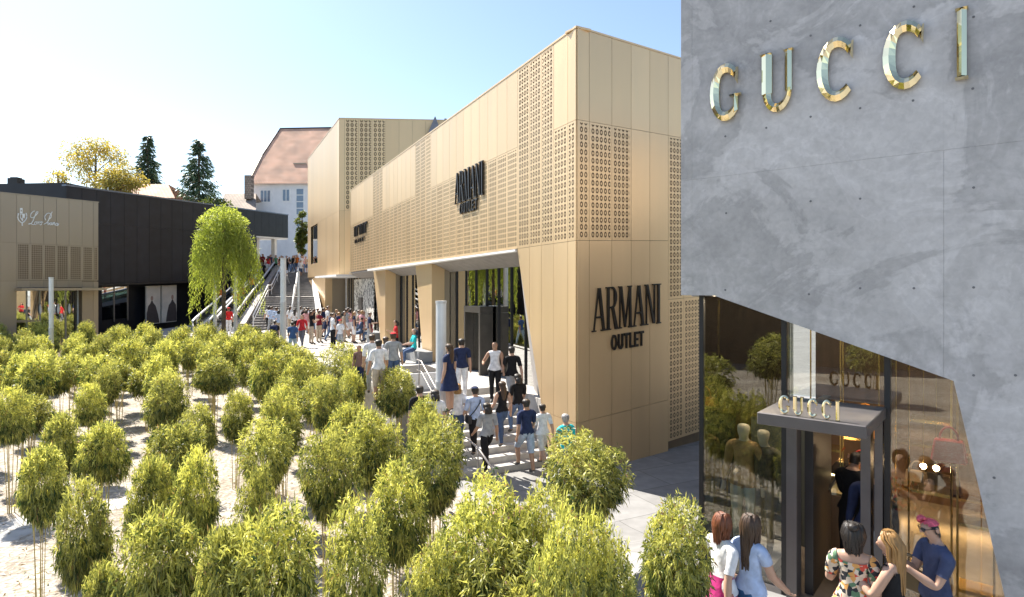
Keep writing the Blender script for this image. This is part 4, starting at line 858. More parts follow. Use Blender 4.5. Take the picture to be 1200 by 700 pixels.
light_column('light column in front of the weeping tree, the left one', (252-600)/F*35, 35, 0, 5.5, .10)
light_column('light column between the weeping tree and the escalator', (276-600)/F*34.5, 34.5, 0, 5.5, .10)
light_column('light column before the entrance of the bronze boutique', (60-600)/F*28, 28, 0, 5.05, .10)
for px, py, s_, lab in ((496, 425, .0, 'grey stone block seat beneath the teal shirted man'), (441, 399, 0, 'dark stone block seat by the far metal column')):
    c = G(px, py, ZP); t = thing('bench_block', lab, 'bench', tuple(c), 'stone block seats')
    m = MB(); m.slab([tuple((c+Vector((ALF.d[0]*u+ALF.n[0]*v, ALF.d[1]*u+ALF.n[1]*v, 0))).xy) for u, v in ((-.3, -.3), (1.5, -.3), (1.5, .3), (-.3, .3))], ZP, ZP+.45); m.build('block', plain('bench_stone', (.22, .23, .24), .7), t, bevel=.015)
c = G(93, 541); t = thing('planter_bowl', 'round brown planter rim on the gravel between the bamboos', 'planter', (c.x, c.y, 0))
def rg_(r, z): return [(c.x+r*math.cos(i*PI/12), c.y+r*math.sin(i*PI/12), z) for i in range(24)]
m = MB(); m.loft([rg_(.62, .0), rg_(.78, .34), rg_(.78, .38), rg_(.70, .38), rg_(.66, .24)], cap=True); m.build('bowl', plain('terracotta', (.38, .22, .15), .8), t)
# building on the far side of the court (behind the viewer; seen only as a reflection in the glass)
db = thing('court_house', 'dark flat roofed building beyond the gravel court', 'building', (-24, -12, 0))
m = MB(); m.box((-26, -6, 2.4), (5, 30, 4.8), .5); m.build('wall', M_back, db); m = MB(); m.box((-25.4, -6, 5.0), (7, 31, .3), .5); m.build('roof', M_soffit, db)
# ------------------------------------------------------------------ foliage
def leaf_mesh(name, leaves, mat):
    "leaves: list of (pos, dir, side, length, width, tone); each leaf a folded, drooping blade of 4 triangles"
    n = len(leaves); A = np.array([[*l[0], *l[1], *l[2], l[3], l[4], l[5]] for l in leaves]); p, d, s = A[:, 0:3], A[:, 3:6], A[:, 6:9]; ln, wd, tn = A[:, 9:10], A[:, 10:11], A[:, 11]
    d = d/np.linalg.norm(d, axis=1, keepdims=True); s = s-(s*d).sum(1, keepdims=True)*d; s = s/np.maximum(1e-6, np.linalg.norm(s, axis=1, keepdims=True)); up = np.cross(s, d)
    droop = np.array([[0, 0, -1.0]])
    mid = p+d*ln*.45; tip = p+d*ln+droop*ln*.18
    V = np.stack([p, mid+s*wd*.5+up*wd*.18, mid-up*wd*.1, mid-s*wd*.5+up*wd*.18, tip], 1).reshape(-1, 3)
    F0 = np.array([[0, 1, 2], [0, 2, 3], [1, 4, 2], [2, 4, 3]]); FF = (F0[None]+5*np.arange(n)[:, None, None]).reshape(-1, 3)
    me = bpy.data.meshes.new(name); me.vertices.add(len(V)); me.vertices.foreach_set('co', V.ravel()); nf = len(FF)
    me.loops.add(nf*3); me.loops.foreach_set('vertex_index', FF.ravel()); me.polygons.add(nf); me.polygons.foreach_set('loop_start', np.arange(0, nf*3, 3)); me.polygons.foreach_set('loop_total', np.full(nf, 3))
    me.update(calc_edges=True); at = me.attributes.new('tone', 'FLOAT', 'FACE'); at.data.foreach_set('value', np.repeat(tn, 4).astype(np.float32)); me.materials.append(mat); return me
def rv(rng): return Vector((rng.gauss(0, 1), rng.gauss(0, 1), rng.gauss(0, 1))).normalized()
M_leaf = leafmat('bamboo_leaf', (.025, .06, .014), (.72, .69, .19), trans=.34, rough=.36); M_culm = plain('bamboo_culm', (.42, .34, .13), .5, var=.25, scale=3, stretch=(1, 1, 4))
def bamboo_leaves(seed, ntw, lscale=1.0, low=.66):
    rng = random.Random(seed); L = []; lobes = [(rv(rng), rng.uniform(.15, .5)) for _ in range(9)]
    for _ in range(ntw):
        v = rv(rng); rad = 1+sum(w_*max(0, v.dot(l))**4 for l, w_ in lobes)-.2
        q = rad*(1-rng.random()**2.0*.6)
        p = Vector((v.x*.60*q, v.y*.60*q, 1.82+v.z*(.56 if v.z > 0 else low)*q))
        out = Vector((v.x, v.y, v.z*.5+.15)).normalized(); tone = rng.gauss(.34+.22*v.z, .26)  # leaf tone rises with height: sunlit tops and darker undersides painted in
        young_sunlit = rng.random() < .16+.18*max(0, v.z)  # pale young leaves, extra ones on top to paint the sunlit crown
        tw = (out*.7+rv(rng)*.75+Vector((0, 0, .1 if v.z > .3 else -.35))).normalized()
        for k in range(rng.randint(5, 7)):
            d = (tw*.65+rv(rng)*.8+Vector((0, 0, -.45 if v.z < .3 else .0))).normalized()
            L.append((p+tw*(.03*k)*lscale, d, rv(rng), rng.uniform(.10, .19)*lscale, rng.uniform(.024, .038)*lscale, 0 if rng.random() < .02 else max(.05, min(1, tone+rng.gauss(0, .1)+(.38 if young_sunlit else 0)))))
    return L
def culm_mb(seed):
    rng = random.Random(seed); m = MB()
    out = []
    for k in range(rng.randint(5, 8)):
        a = rng.uniform(0, 2*PI); r0 = rng.uniform(.03, .2); r1 = r0+rng.uniform(.02, .18); b = a+rng.gauss(0, .3); q = MB(); h = rng.uniform(1.5, 2.1); r = rng.uniform(.013, .021)
        pts = [Vector((r0*math.cos(a), r0*math.sin(a), -.03)).lerp(Vector((r1*math.cos(b), r1*math.sin(b), h)), t) for t in (0, .2, .4, .6, .8, 1)]
        q.tube(pts, r, 6, r1=r*.6, cap=False); out.append(q)
    return out
BAMB = []
for k in range(7):
    big = k < 4
    root = thing('bamboo', 'clipped bamboo', 'bamboo', (0, 0, -60-k))
    root.location = (0, 0, 0)
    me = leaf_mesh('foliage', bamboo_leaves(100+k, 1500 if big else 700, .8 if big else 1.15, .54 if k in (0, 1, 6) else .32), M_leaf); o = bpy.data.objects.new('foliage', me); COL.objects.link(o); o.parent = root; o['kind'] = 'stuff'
    for q in culm_mb(k+50): q.build('culm', M_culm, root, smooth=True)
    BAMB.append(root)
used = set(); GRP = 'bamboos planted in the gravel court'
def put_bamboo(k, x, y, sw, sh, rz, label, z=0.0):
    if k not in used: used.add(k); r = BAMB[k]; r.location = (x, y, z); r.rotation_euler = (0, 0, rz); r.scale = (sw, sw, sh); r['label'] = label; r['group'] = GRP
    else: r = dup(BAMB[k], (x, y, z), rz, (sw, sw, sh), label, GRP)
    return r
rng = random.Random(3)
near = [ # px, top row, width px, label
 (688, 508, 126, 'large bamboo in front of the tan end wall, right of the short steps'),
 (790, 582, 112, 'bamboo between the tan end wall and the concrete store, rightmost of all'),
 (560, 566, 125, 'wide pale bamboo in the front row below the handrail end'),
 (466, 538, 92, 'dark dense bamboo in the front row left of the wide pale one'),
 (416, 592, 90, 'bamboo at the bottom edge just left of the dark dense one'),
 (318, 582, 145, 'broad sunny bamboo at the bottom edge, left of centre'),
 (190, 574, 122, 'broad drooping bamboo at the bottom edge in the left quarter'),
 (100, 556, 78, 'bamboo with bare canes at lower left, second from the left edge'),
 (48, 507, 70, 'tall bamboo with clear bare canes standing by the pale path at lower left'),
 (12, 452, 58, 'bamboo cut by the left edge of the view with two long canes'),
 (178, 518, 62, 'left one of the bamboo pair above the broad drooping one'),
 (228, 522, 70, 'right one of the bamboo pair above the broad drooping one'),
 (120, 482, 62, 'bamboo just above and right of the brown planter rim'),
 (194, 436, 62, 'bamboo with visible canes at the left of the bright gravel gap'),
 (250, 412, 60, 'rounded bamboo at the back of the bright gravel gap'),
 (326, 455, 62, 'bamboo with dark shaded side at the right of the gravel gap'),
 (385, 503, 80, 'bamboo in the second row above the bottom left of centre'),
 (437, 478, 84, 'bamboo in the second row left of the light column'),
 (508, 492, 95, 'bamboo in front of the foot of the thick light column'),
 (466, 428, 70, 'bamboo at the plaza edge near the standing man with red cap'),
 (408, 404, 66, 'bamboo at the plaza edge below the white shirted boy'),
 (498, 462, 56, 'small bamboo beside the low white planter box'),
 (628, 636, 190, 'bamboo top poking in at the very bottom right of centre'),
 (705, 652, 120, 'bamboo at the very bottom below the large one'),
 (626, 572, 84, 'bamboo squeezed in left of the large one before the tan end wall'),
 (704, 596, 84, 'bamboo just below the right side of the large one before the tan end wall'),
 (655, 600, 84, 'bamboo directly below the large one before the tan end wall'),
 (345, 402, 58, 'bamboo at the plaza edge below the blue shirted walker'),
 (70, 470, 52, 'bamboo left of the brown planter rim, mid distance'),
 (300, 540, 56, 'small bamboo just behind the broad sunny front bamboo'),
 (262, 592, 80, 'bamboo squeezed between the two broad front ones'),
 (505, 628, 90, 'bamboo at the bottom edge below the wide pale one'),
 (120, 640, 60, 'small bamboo low at the bottom left corner area'),
]
spots = []
for i, (px, py, wd, lab) in enumerate(near):
    zt = rng.uniform(2.5, 2.72); Y = (CAMZ-zt)*F/(py-HOR); x = (px-600)/F*Y; w_ = wd/F*Y
    if py > 620: Y = 5.6 if py < 660 else 4.9; zt = CAMZ-(py-HOR)/F*Y; x = (px-600)/F*Y; w_ = min(1.5, wd/F*Y)
    zb = gz(x, Y); put_bamboo((i % 2)+(2 if px < 290 else 0), x, Y, w_/2.05, (zt-zb)/2.6, rng.uniform(0, 6.28), lab, zb); spots.append((x, Y, w_/2))
holes = [((270-600)/F*16.5, 16.2, 1.5), ((45-600)/F*10.3, 10.3, .9), ((235-600)/F*14.6, 14.6, 1.0), (-9.3, 12.3, .9), (-1.78, 15, .9), (0.1, 8.8, 1.0), (c.x, c.y, 1.3), (-1.0, 12.5, .7), (*G(40, 625).xy, 2.2), (*G(75, 590).xy, 1.5)]
def edge_x(y):        # plaza edge
    for (s0, p0), (s1, p1) in (((-2, 3.1), (4.2, 3.2)), ((4.2, 3.2), (20, 4.9)), ((20, 4.9), (28, 5.3))):
        a, b = SP(s0, p0), SP(s1, p1)
        if min(a.y, b.y) <= y <= max(a.y, b.y): return a.x+(b.x-a.x)*(y-a.y)/(b.y-a.y)
    return -12.5-(y-37)*.5 if y > 30 else .5
cnt = 0; tries = 0; rr = random.Random(11)
WORDS = ['rounded', 'ragged', 'tall', 'squat']
while tries < 9000 and cnt < 128:
    tries += 1; y = 9.5+23.5*rr.random(); x = rr.uniform(-30, 0)
    if x < -.95*y or x > edge_x(y)-.75 or (y > 27 and x < -26): continue
    if y > 30.5+.25*(x+22): 
        if x > -13 or y > 34: continue
    if y < 16.5 and x/y*F+600 > 400: continue
    md = 1.34
    if any((x-a)**2+(y-b)**2 < (md*.62+r*.75)**2 for a, b, r in spots) or any((x-a)**2+(y-b)**2 < r*r for a, b, r in holes): continue
    w_ = rr.uniform(.85, 1.3); spots.append((x, y, w_/2))
    px = x/y*F+600
    if y > 20: lab = 'clipped bamboo in the far rows '+('below the bronze boutique' if px < 116 else 'below the pale posters on the black wall' if px < 212 else 'in front of the weeping tree' if px < 300 else 'along the plaza edge by the walkers')
    else: lab = 'clipped bamboo in the middle rows, '+('left of the brown planter' if px < 90 else 'between the brown planter and the gravel gap' if px < 235 else 'right of the bright gravel gap')
    put_bamboo(4+cnt % 3 if y > 15 else cnt % 4, x, y, w_/1.95, rr.uniform(2.15, 2.85)/2.6, rr.uniform(0, 6.28), lab).rotation_euler = (rr.gauss(0, .06), rr.gauss(0, .06), rr.uniform(0, 6.28)); cnt += 1
# a few more in the part of the court that only the shop glass mirrors
for x, y in ((-7, 3), (-9.5, -1), (-12, 3.5), (-14, -4), (-10.5, -6), (-16, 0)): put_bamboo(4, x, y, 1, .98, x, 'clipped bamboo in the court beyond the left of the view')

lit = []
for _ in range(5200):
    y = 4+22*rr.random()**1.3; x = rr.uniform(-1.0*y, min(.9, edge_x(y)-.4)); lit.append((Vector((x, y, .012+.01*rr.random())), Vector((rr.gauss(0, 1), rr.gauss(0, 1), .12)), Vector((rr.gauss(0, 1), rr.gauss(0, 1), .1)), rr.uniform(.07, .15), rr.uniform(.015, .03), rr.choice([0, 0, 0, .3, .6])))
lo = bpy.data.objects.new('leaf_litter', leaf_mesh('leaf_litter', lit, M_leaf)); COL.objects.link(lo); lo['kind'] = 'stuff'; lo['label'] = 'fallen bamboo leaves scattered over the pale gravel'
def tree(name, lab, cat, base, trunk_h, leaves, mat, limbs, r, bark, group=None):
    t = thing(name, lab, cat, tuple(base), group); base = Vector(base)
    m = MB(); m.tube([base+Vector((0, 0, -.2)), base+Vector((.1*r, 0, trunk_h*.5)), base+Vector((0, .1*r, trunk_h))], r, 8, r1=r*.55, cap=False)
    for a, b in limbs: m.tube([base+Vector(a), base+(Vector(a)+Vector(b))*.5+Vector((0, 0, .15)), base+Vector(b)], r*.35, 6, r1=r*.1, cap=False)
    m.build('trunk', bark, t, smooth=True, kind=None)
    me = leaf_mesh('crown', leaves, mat); o = bpy.data.objects.new('crown', me); COL.objects.link(o); o.parent = t; o['kind'] = 'stuff'; return t
M_bark = plain('bark', (.12, .09, .065), .9, var=.35, scale=5)
# weeping tree
rng = random.Random(21); Yw = 33.0; wb = P(262, 372, Yw); zc = 0; L = []
zt = P(0, 243, Yw).z; W2 = 34/F*Yw
for i in range(760):
    a = rng.uniform(0, 2*PI); rad = math.sqrt(rng.random())*W2*(.88+.2*math.sin(3*a+1)+.12*math.sin(7*a)); x, y = rad*math.cos(a), rad*math.sin(a)*.9
    top = zt-(rad/W2)**2*1.7-rng.random()**1.5*1.2+.25*math.sin(a*4+x*2); ln = rng.uniform(1.2, 3.7)*(.85+.4*math.sin(5*a+2))*(1 if rad > W2*.4 else .6); bot = max(1.3, top-ln)
    n = int((top-bot)/.075); ox = x/W2*.25
    tone = rng.gauss(.62, .16)
    for k in range(n):
        q = k/max(1, n-1); p = Vector((x+ox*math.sin(q*1.6)+.05*rng.gauss(0, 1), y+.05*rng.gauss(0, 1), top-q*(top-bot)))
        d = Vector((rng.gauss(0, .55), rng.gauss(0, .55), -1 if q > .12 else .4)); L.append((p, d, rv(rng), rng.uniform(.13, .24), rng.uniform(.03, .05), max(0, min(1, tone+rng.gauss(0, .14)))))
for i in range(900):
    a = rng.uniform(0, 2*PI); rad = math.sqrt(rng.random())*W2*.8; p = Vector((rad*math.cos(a), rad*math.sin(a), zt-(rad/W2)**2*1.3-.15*rng.random())); L.append((p, Vector((rng.gauss(0, .5), rng.gauss(0, .5), .7)), rv(rng), .2, .05, rng.uniform(.5, 1)))
M_wil = leafmat('willow_leaf', (.17, .24, .04), (.58, .62, .14), trans=.48)
tree('weeping_tree', 'pale yellow green weeping tree in front of the black building', 'tree', (wb.x, Yw, 0), zt-1.2, L, M_wil, [((0, 0, zt-2.8+.2*i), (W2*.7*math.cos(i*1.3), W2*.7*math.sin(i*1.3), zt-1.1-.2*(i % 3))) for i in range(7)], .14, M_bark)
def conifer(px, pt, pb, Y, wpx, seed, lab):
    rng = random.Random(seed); b = P(px, pb, Y); h = P(px, pt, Y).z-b.z+3.5; W = wpx/2/F*Y*1.55; L = []
    for k in range(int(64)):
        t = (k+.5)/64; z = h*(.06+.94*t); r = W*(1-t)**.8*rng.uniform(.75, 1.12)+.1
        nb = max(4, int(11*(1-t)+3))
        for j in range(nb):
            a = rng.uniform(0, 2*PI); dd = Vector((math.cos(a), math.sin(a), -.28)); rr_ = r*rng.uniform(.7, 1.05)
            for q in range(9):
                u = (q+1)/9; p = Vector((dd.x*rr_*u, dd.y*rr_*u, z-.28*rr_*u+.2*rr_*u*u)); L.append((p, (dd+rv(rng)*.55+Vector((0, 0, -.2))), rv(rng), rng.uniform(.45, .8), rng.uniform(.14, .22), max(0, min(1, rng.gauss(.35+.2*u, .18)))))
    tree('fir_tree', lab, 'tree', (b.x, Y, b.z-3.5), h*.98, L, M_fir, [], .22, M_bark, 'firs behind the black building')
M_fir = leafmat('fir_needles', (.03, .065, .035), (.17, .24, .12), trans=.1)
conifer(233, 164, 246, 78, 44, 5, 'dark fir with broad skirts left of the white house'); conifer(173, 159, 232, 84, 30, 6, 'narrower dark fir rising over the red tiled roof')
def broad(px, pt, pb, Y, wpx, seed, lab, mat, n=2600, dens=.75, ls=.5, name='broad_tree', grp=None):
    rng = random.Random(seed); b = P(px, pb, Y); zt = P(px, pt, Y).z; W = wpx/2/F*Y; h = zt-b.z; L = []; limbs = []
    cl = []
    for k in range(26):
        v = rv(rng); c_ = Vector((v.x*W*.75*rng.random()**.4, v.y*W*.6*rng.random()**.4, h*.55+v.z*h*.38)); cl.append((c_, rng.uniform(.16, .3)*W, rng.gauss(.5, .2)))
        if k < 12: limbs.append(((0, 0, h*rng.uniform(.05, .4)+3), tuple(c_+Vector((0, 0, 3)))))
    for c_, r, tn in cl:
        for j in range(n//26):
            v = rv(rng); p = c_+Vector((v.x*r*1.25, v.y*r*1.25, v.z*r))*(rng.random()**.4); L.append((p+Vector((0, 0, 3)), v+rv(rng)*.7+Vector((0, 0, -.2)), rv(rng), rng.uniform(.6, 1.2)*ls, rng.uniform(.35, .6)*ls, max(0, min(1, tn+rng.gauss(0, .16)+.2*v.z))))
    tree(name, lab, 'tree', (b.x, Y, b.z-3), h*.6+3, L, mat, limbs, .2, M_bark, grp)
M_autumn = leafmat('spring_leaf', (.20, .20, .05), (.62, .48, .12), trans=.4); M_green = leafmat('green_leaf', (.035, .07, .015), (.18, .20, .04), trans=.3)
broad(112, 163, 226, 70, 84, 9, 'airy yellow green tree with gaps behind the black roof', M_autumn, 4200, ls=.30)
broad(140, 195, 228, 66, 66, 12, 'lower golden tree in front of the airy one', M_autumn, 3600, ls=.3)
broad(68, 198, 228, 72, 34, 14, 'thin half bare tree left of the airy tree', M_autumn, 500, ls=.35)
broad(354, 246, 306, 64, 17, 15, 'slim green tree beside the white house wall', M_green, 2600, ls=.3)
broad(252, 232, 250, 74, 40, 16, 'low bush between the right fir and the old roof', M_green, 1500, ls=.3)
# ------------------------------------------------------------------ people
SKIN = {'l': (.50, .31, .22), 'm': (.40, .235, .155), 'd': (.20, .115, .075), 't': (.46, .27, .18)}
HAIR = {'dark': (.018, .013, .010), 'brown': (.06, .033, .018), 'blonde': (.33, .18, .06), 'red': (.16, .05, .02), 'grey': (.30, .29, .28)}
def rotx(v, a): return Vector((v[0], v[1]*math.cos(a)-v[2]*math.sin(a), v[1]*math.sin(a)+v[2]*math.cos(a)))
POSES = {   # per leg: thigh forward, knee bend ; per arm: shoulder forward, outward, elbow bend
 'stand': ((.04, .05), (-.05, .03), (.05, .14, .22), (-.05, .14, .25)),
 'relaxed': ((.16, .22), (-.04, .02), (.12, .16, .45), (0, .2, .3)),
 'walk': ((.42, .18), (-.32, .28), (-.38, .14, .3), (.42, .14, .4)),
 'walk2': ((-.3, .3), (.44, .2), (.38, .14, .45), (-.36, .14, .3)),
 'climb': ((.75, .95), (-.12, .1), (-.2, .16, .4), (.3, .16, .5)),
 'climb2': ((-.14, .12), (.72, .9), (.3, .16, .6), (-.2, .16, .3)),
 'arms': ((.05, .05), (-.05, .05), (.35, .05, 1.7), (.35, .05, 1.75)),
 'phone': ((.06, .06), (-.04, .04), (.35, .12, 1.75), (.45, .10, 1.7)),
 'bag': ((.05, .06), (-.08, .06), (-.05, .16, .15), (.3, .18, 1.5)),
 'sit': ((1.45, 1.40), (1.35, 1.35), (.45, .15, .9), (.5, .15, 1.0)),
 'hip': ((.02, .03), (.08, .15), (.0, .55, 1.5), (.05, .14, .3)),
}
QUEUE = []
def person(lab, pos, h, face, pose='stand', top=(.5, .5, .5), sleeve=.55, bottom=(.05, .06, .1), leg=1.0, skin='l', hair=('brown', 'short'), skirt=None, cap=None, near=False, group=None, name='person', head_yaw=0.0, head_pitch=0.0, shoes=(.08, .08, .08), topmat=None, whole=None, build=1.0, topz=.97, deep=False, cat='person'):
    QUEUE.append(dict(lab=lab, pos=Vector(pos), h=h, face=face, pose=pose, top=top, sleeve=sleeve, bottom=bottom, leg=leg, skin=skin, hair=hair, skirt=skirt, cap=cap, near=near, group=group, name=name, hy=head_yaw, hp=head_pitch, shoes=shoes, topmat=topmat, whole=whole, build=build, topz=topz, deep=deep, cat=cat))
def skeleton(q):
    "joints for a 1.72 m figure facing +Y, with skin radii"
    V, E, Rr, bones = [], [], [], []
    def J(p, r): V.append(Vector(p)); Rr.append(r); return len(V)-1
    def B(a, b, nm): E.append((a, b)); bones.append((a, b, nm))
    po = POSES[q['pose']]; bw = q['build']; fem = q['hair'][1] in ('long', 'pony', 'bun')
    sh = .165 if fem else .185
    pel = J((0, 0, .93), .118*bw); wa = J((0, .005, 1.08), .098*bw if fem else .112*bw); ch = J((0, .005, 1.25), .118*bw); nb = J((0, -.005, 1.40), .085); nk = J((0, .005, 1.475), .052)
    B(pel, wa, 'torso'); B(wa, ch, 'torso'); B(ch, nb, 'torso'); B(nb, nk, 'neck')
    def hd(v): # head offsets turned by yaw/pitch around the neck top
        v = rotx(v, -q['hp']); c, s_ = math.cos(q['hy']), math.sin(q['hy']); return Vector((v[0]*c-v[1]*s_, v[0]*s_+v[1]*c, v[2]))+Vector((0, .005, 1.5))
    jw = J(hd((0, .028, .045)), .066); hc = J(hd((0, .016, .125)), .086); ht = J(hd((0, .0, .185)), .066)
    B(nk, jw, 'head'); B(jw, hc, 'head'); B(hc, ht, 'head')
    if q['near']:
        ns = J(hd((0, .118, .085)), .013); n2 = J(hd((0, .09, .115)), .018); B(hc, n2, 'head'); B(n2, ns, 'head')
    q['headc'] = hd((0, .012, .12)); q['hd'] = hd
    comps = []
    for sd, (th, kn) in ((1, po[0]), (-1, po[1])):
        hp = J((.092*sd, 0, .885), .092*bw); fw = lambda a: Vector((0, math.sin(a), -math.cos(a)))
        tm = V[hp]+fw(th)*.21; kp = V[hp]+fw(th)*.425; a2 = th-kn; cf = kp+fw(a2)*.14; an = kp+fw(a2)*.39
        if q['pose'] != 'sit' and a2 < -.5: pass
        t = J(tm, .078*bw); k = J(kp, .055); c = J(cf, .055); a = J(an, .037); fa = a2*.5
        ft = J(an+rotx((0, .11, -.052), fa*.4), .036); to = J(an+rotx((0, .175, -.06), fa*.4), .026); he = J(an+Vector((0, -.03, -.045)), .034)
        B(pel, hp, 'torso'); B(hp, t, 'thigh'); B(t, k, 'thigh'); B(k, c, 'shin'); B(c, a, 'shin'); B(a, ft, 'foot'); B(ft, to, 'foot'); B(a, he, 'foot')
    for sd, (fo, ou, eb) in ((1, po[2]), (-1, po[3])):
        s0 = J((sh*sd*.62, -.005, 1.385), .066); s1 = J((sh*sd, -.005, 1.365), .056)
        d = Vector((math.sin(ou)*sd, math.sin(fo)*math.cos(ou), -math.cos(fo)*math.cos(ou))); el_ = V[s1]+d*.285; f2 = fo+eb
        inn = -.35*sd*min(1, eb) if eb > 1 else .05*sd
        d2 = Vector((math.sin(ou)*sd*.4+inn, math.sin(f2), -math.cos(f2))).normalized(); mid = el_+d2*.10; wr = el_+d2*.245; pm = wr+d2*.055
        um = J(V[s1]+d*.13, .047); e = J(el_, .039); m2 = J(mid, .041); w_ = J(wr, .026); p = J(pm, .034)
        B(nb, s0, 'torso'); B(s0, s1, 'uarm'); B(s1, um, 'uarm'); B(um, e, 'uarm'); B(e, m2, 'farm'); B(m2, w_, 'farm'); B(w_, p, 'hand')
        side = d2.cross(Vector((0, 1, 0)));
        if side.length < .2: side = d2.cross(Vector((1, 0, 0)))
        side.normalize(); nrm = side.cross(d2)
        if q['near']:
            for k_, (o_, l_) in enumerate(((-.027, .058), (-.009, .07), (.009, .066), (.027, .05))):
                b0 = J(pm+side*o_*.8+d2*.008, .0105); b1 = J(pm+side*o_*1.15+d2*(.028+l_*.5)+nrm*.006, .0095); b2 = J(pm+side*o_*1.2+d2*(.026+l_)+nrm*.028, .008)
                E.append((b0, b1)); E.append((b1, b2)); bones.append((b0, b1, 'hand')); bones.append((b1, b2, 'hand')); comps.append(b0)
            b0 = J(pm-side*.022-d2*.025, .0115); b1 = J(pm-side*.05+d2*.005+nrm*.012, .0105); b2 = J(pm-side*.052+d2*.035+nrm*.022, .0085); E.append((b0, b1)); E.append((b1, b2)); bones.append((b0, b1, 'hand')); bones.append((b1, b2, 'hand')); comps.append(b0)
        else:
            f = J(pm+d2*.065+nrm*.014, .024); B(p, f, 'hand')
            t_ = J(pm+d2*.02-side*.035, .012); B(p, t_, 'hand')
        q.setdefault('hands', []).append(pm.copy())
    return V, E, Rr, bones, comps
def build_people():
    tmp = []
    for q in QUEUE:
        V, E, Rr, bones, comps = skeleton(q); me = bpy.data.meshes.new('rig'); me.from_pydata(V, E, []); o = bpy.data.objects.new('rig', me); COL.objects.link(o)
        md = o.modifiers.new('Skin', 'SKIN'); md.use_smooth_shade = True; md.branch_smoothing = .6
        sv = me.skin_vertices[0].data
        for i, r in enumerate(Rr): sv[i].radius = (r*1.13, r*1.13); sv[i].use_root = (i == 0 or i in comps)
        s_ = o.modifiers.new('Sub', 'SUBSURF'); s_.levels = s_.render_levels = 2 if (q['near'] or q['pos'].y < 24) else 1
        tmp.append((q, o, V, Rr, bones))
    dg = bpy.context.evaluated_depsgraph_get(); done = []
    for q, o, V, Rr, bones in tmp:
        done.append((q, bpy.data.meshes.new_from_object(o.evaluated_get(dg)), V, Rr, bones))
    for q, o, *_ in tmp: me = o.data; bpy.data.objects.remove(o); bpy.data.meshes.remove(me)
    for q, me, V, Rr, bones in done: finish(q, me, V, Rr, bones)
NAMES = ['torso', 'neck', 'head', 'uarm', 'farm', 'hand', 'thigh', 'shin', 'foot']
def finish(q, me, V, Rr, bones):
    n = len(me.vertices); co = np.empty(n*3); me.vertices.foreach_get('co', co); co = co.reshape(-1, 3)
    best = np.full(n, 1e9); tagv = np.zeros(n, int); tt = np.zeros(n)
    for a, b, nm in bones:
        pa_, pb_ = np.array(V[a]), np.array(V[b]); d = pb_-pa_; L2 = (d*d).sum(); t = np.clip(((co-pa_)@d)/L2, 0, 1); ds = np.linalg.norm(co-(pa_+t[:, None]*d), axis=1)/(Rr[a]+(Rr[b]-Rr[a])*t)
        m_ = ds < best; best = np.where(m_, ds, best); tagv = np.where(m_, NAMES.index(nm), tagv)
    # flatten the trunk front to back, widen it slightly
    tor = np.isin(tagv, [0]) ; wz = np.clip((co[:, 2]-.80)/.1, 0, 1)*np.clip((1.46-co[:, 2])/.08, 0, 1)*(tor | (tagv == 3))*(np.abs(co[:, 0]) < .2) if q['pose'] != 'sit' else np.clip((co[:, 2]-.98)/.1, 0, 1)*np.clip((1.46-co[:, 2])/.08, 0, 1)*tor
    co[:, 1] = co[:, 1]*(1-.20*wz); co[:, 0] = co[:, 0]*(1+.13*wz*(tagv == 0))
    me.vertices.foreach_set('co', co.ravel()); me.update()
    nr = np.empty(n*3); me.vertices.foreach_get('normal', nr); nr = nr.reshape(-1, 3)
    sc_ = q['h']/1.735; zmin = co[:, 2].min(); ca, sa = math.cos(q['face']), math.sin(q['face'])
    if q['pose'] == 'sit': zmin = .885-.10-.45/sc_+0.0
    def W(p): p = np.asarray(p, float).reshape(-1, 3)*sc_; z = p[:, 2]-zmin*sc_; return np.stack([p[:, 0]*ca-p[:, 1]*sa, p[:, 0]*sa+p[:, 1]*ca, z], 1)
    t = thing(q['name'], q['lab'], q['cat'], tuple(q['pos']), q['group'])
    def attach(name, verts, faces, mat, smooth=True, thick=0):
        m_ = bpy.data.meshes.new(name); m_.from_pydata([tuple(v) for v in W(verts)], [], faces); m_.materials.append(mat)
        if smooth: m_.polygons.foreach_set('use_smooth', [True]*len(m_.polygons))
        o = bpy.data.objects.new(name, m_); COL.objects.link(o); o.parent = t; return o
    polys = [tuple(p.vertices) for p in me.polygons]
    sk = q['whole'] or skinmat(q['skin'])
    attach('body', co, polys, sk)
    fc = np.array([co[list(p)].mean(0) for p in polys]); ft = np.array([np.bincount(tagv[list(p)], minlength=9).argmax() for p in polys])
    # limb parameters: along the upper arm + forearm, along the thigh + shin
    def limbt(nm1, nm2):
        out = np.full(len(polys), 9.0)
        for sd in (1, -1):
            ch = [b for b in bones if b[2] in (nm1, nm2) and V[b[1]].x*sd > 0]; acc = 0; bd = np.full(len(polys), 1e9); tot = sum((V[b[1]]-V[b[0]]).length for b in ch)
            for b in ch:
                pa_, pb_ = np.array(V[b[0]]), np.array(V[b[1]]); d = pb_-pa_; l = np.linalg.norm(d); u = ((fc-pa_)@d)/l/l; uc = np.clip(u, 0, 1); ds = np.linalg.norm(fc-(pa_+uc[:, None]*d), axis=1); m_ = (ds < bd); bd = np.where(m_, ds, bd); out = np.where(m_ & (fc[:, 0]*sd > 0), (acc+uc*l)/tot, out); acc += l
        return out
    at, lt = limbt('uarm', 'farm'), limbt('thigh', 'shin')
    def shell(name, sel, off, mat, shape=None):
        ids = np.nonzero(sel)[0]
        if not len(ids): return
        used_ = sorted({v for i in ids for v in polys[i]}); mp = {v: k for k, v in enumerate(used_)}; vs = co[used_]+nr[used_]*off
        if shape is not None: vs = shape(vs)
        return attach(name, vs, [tuple(mp[v] for v in polys[i]) for i in ids], mat)
    hem = q['topz']; T = NAMES.index
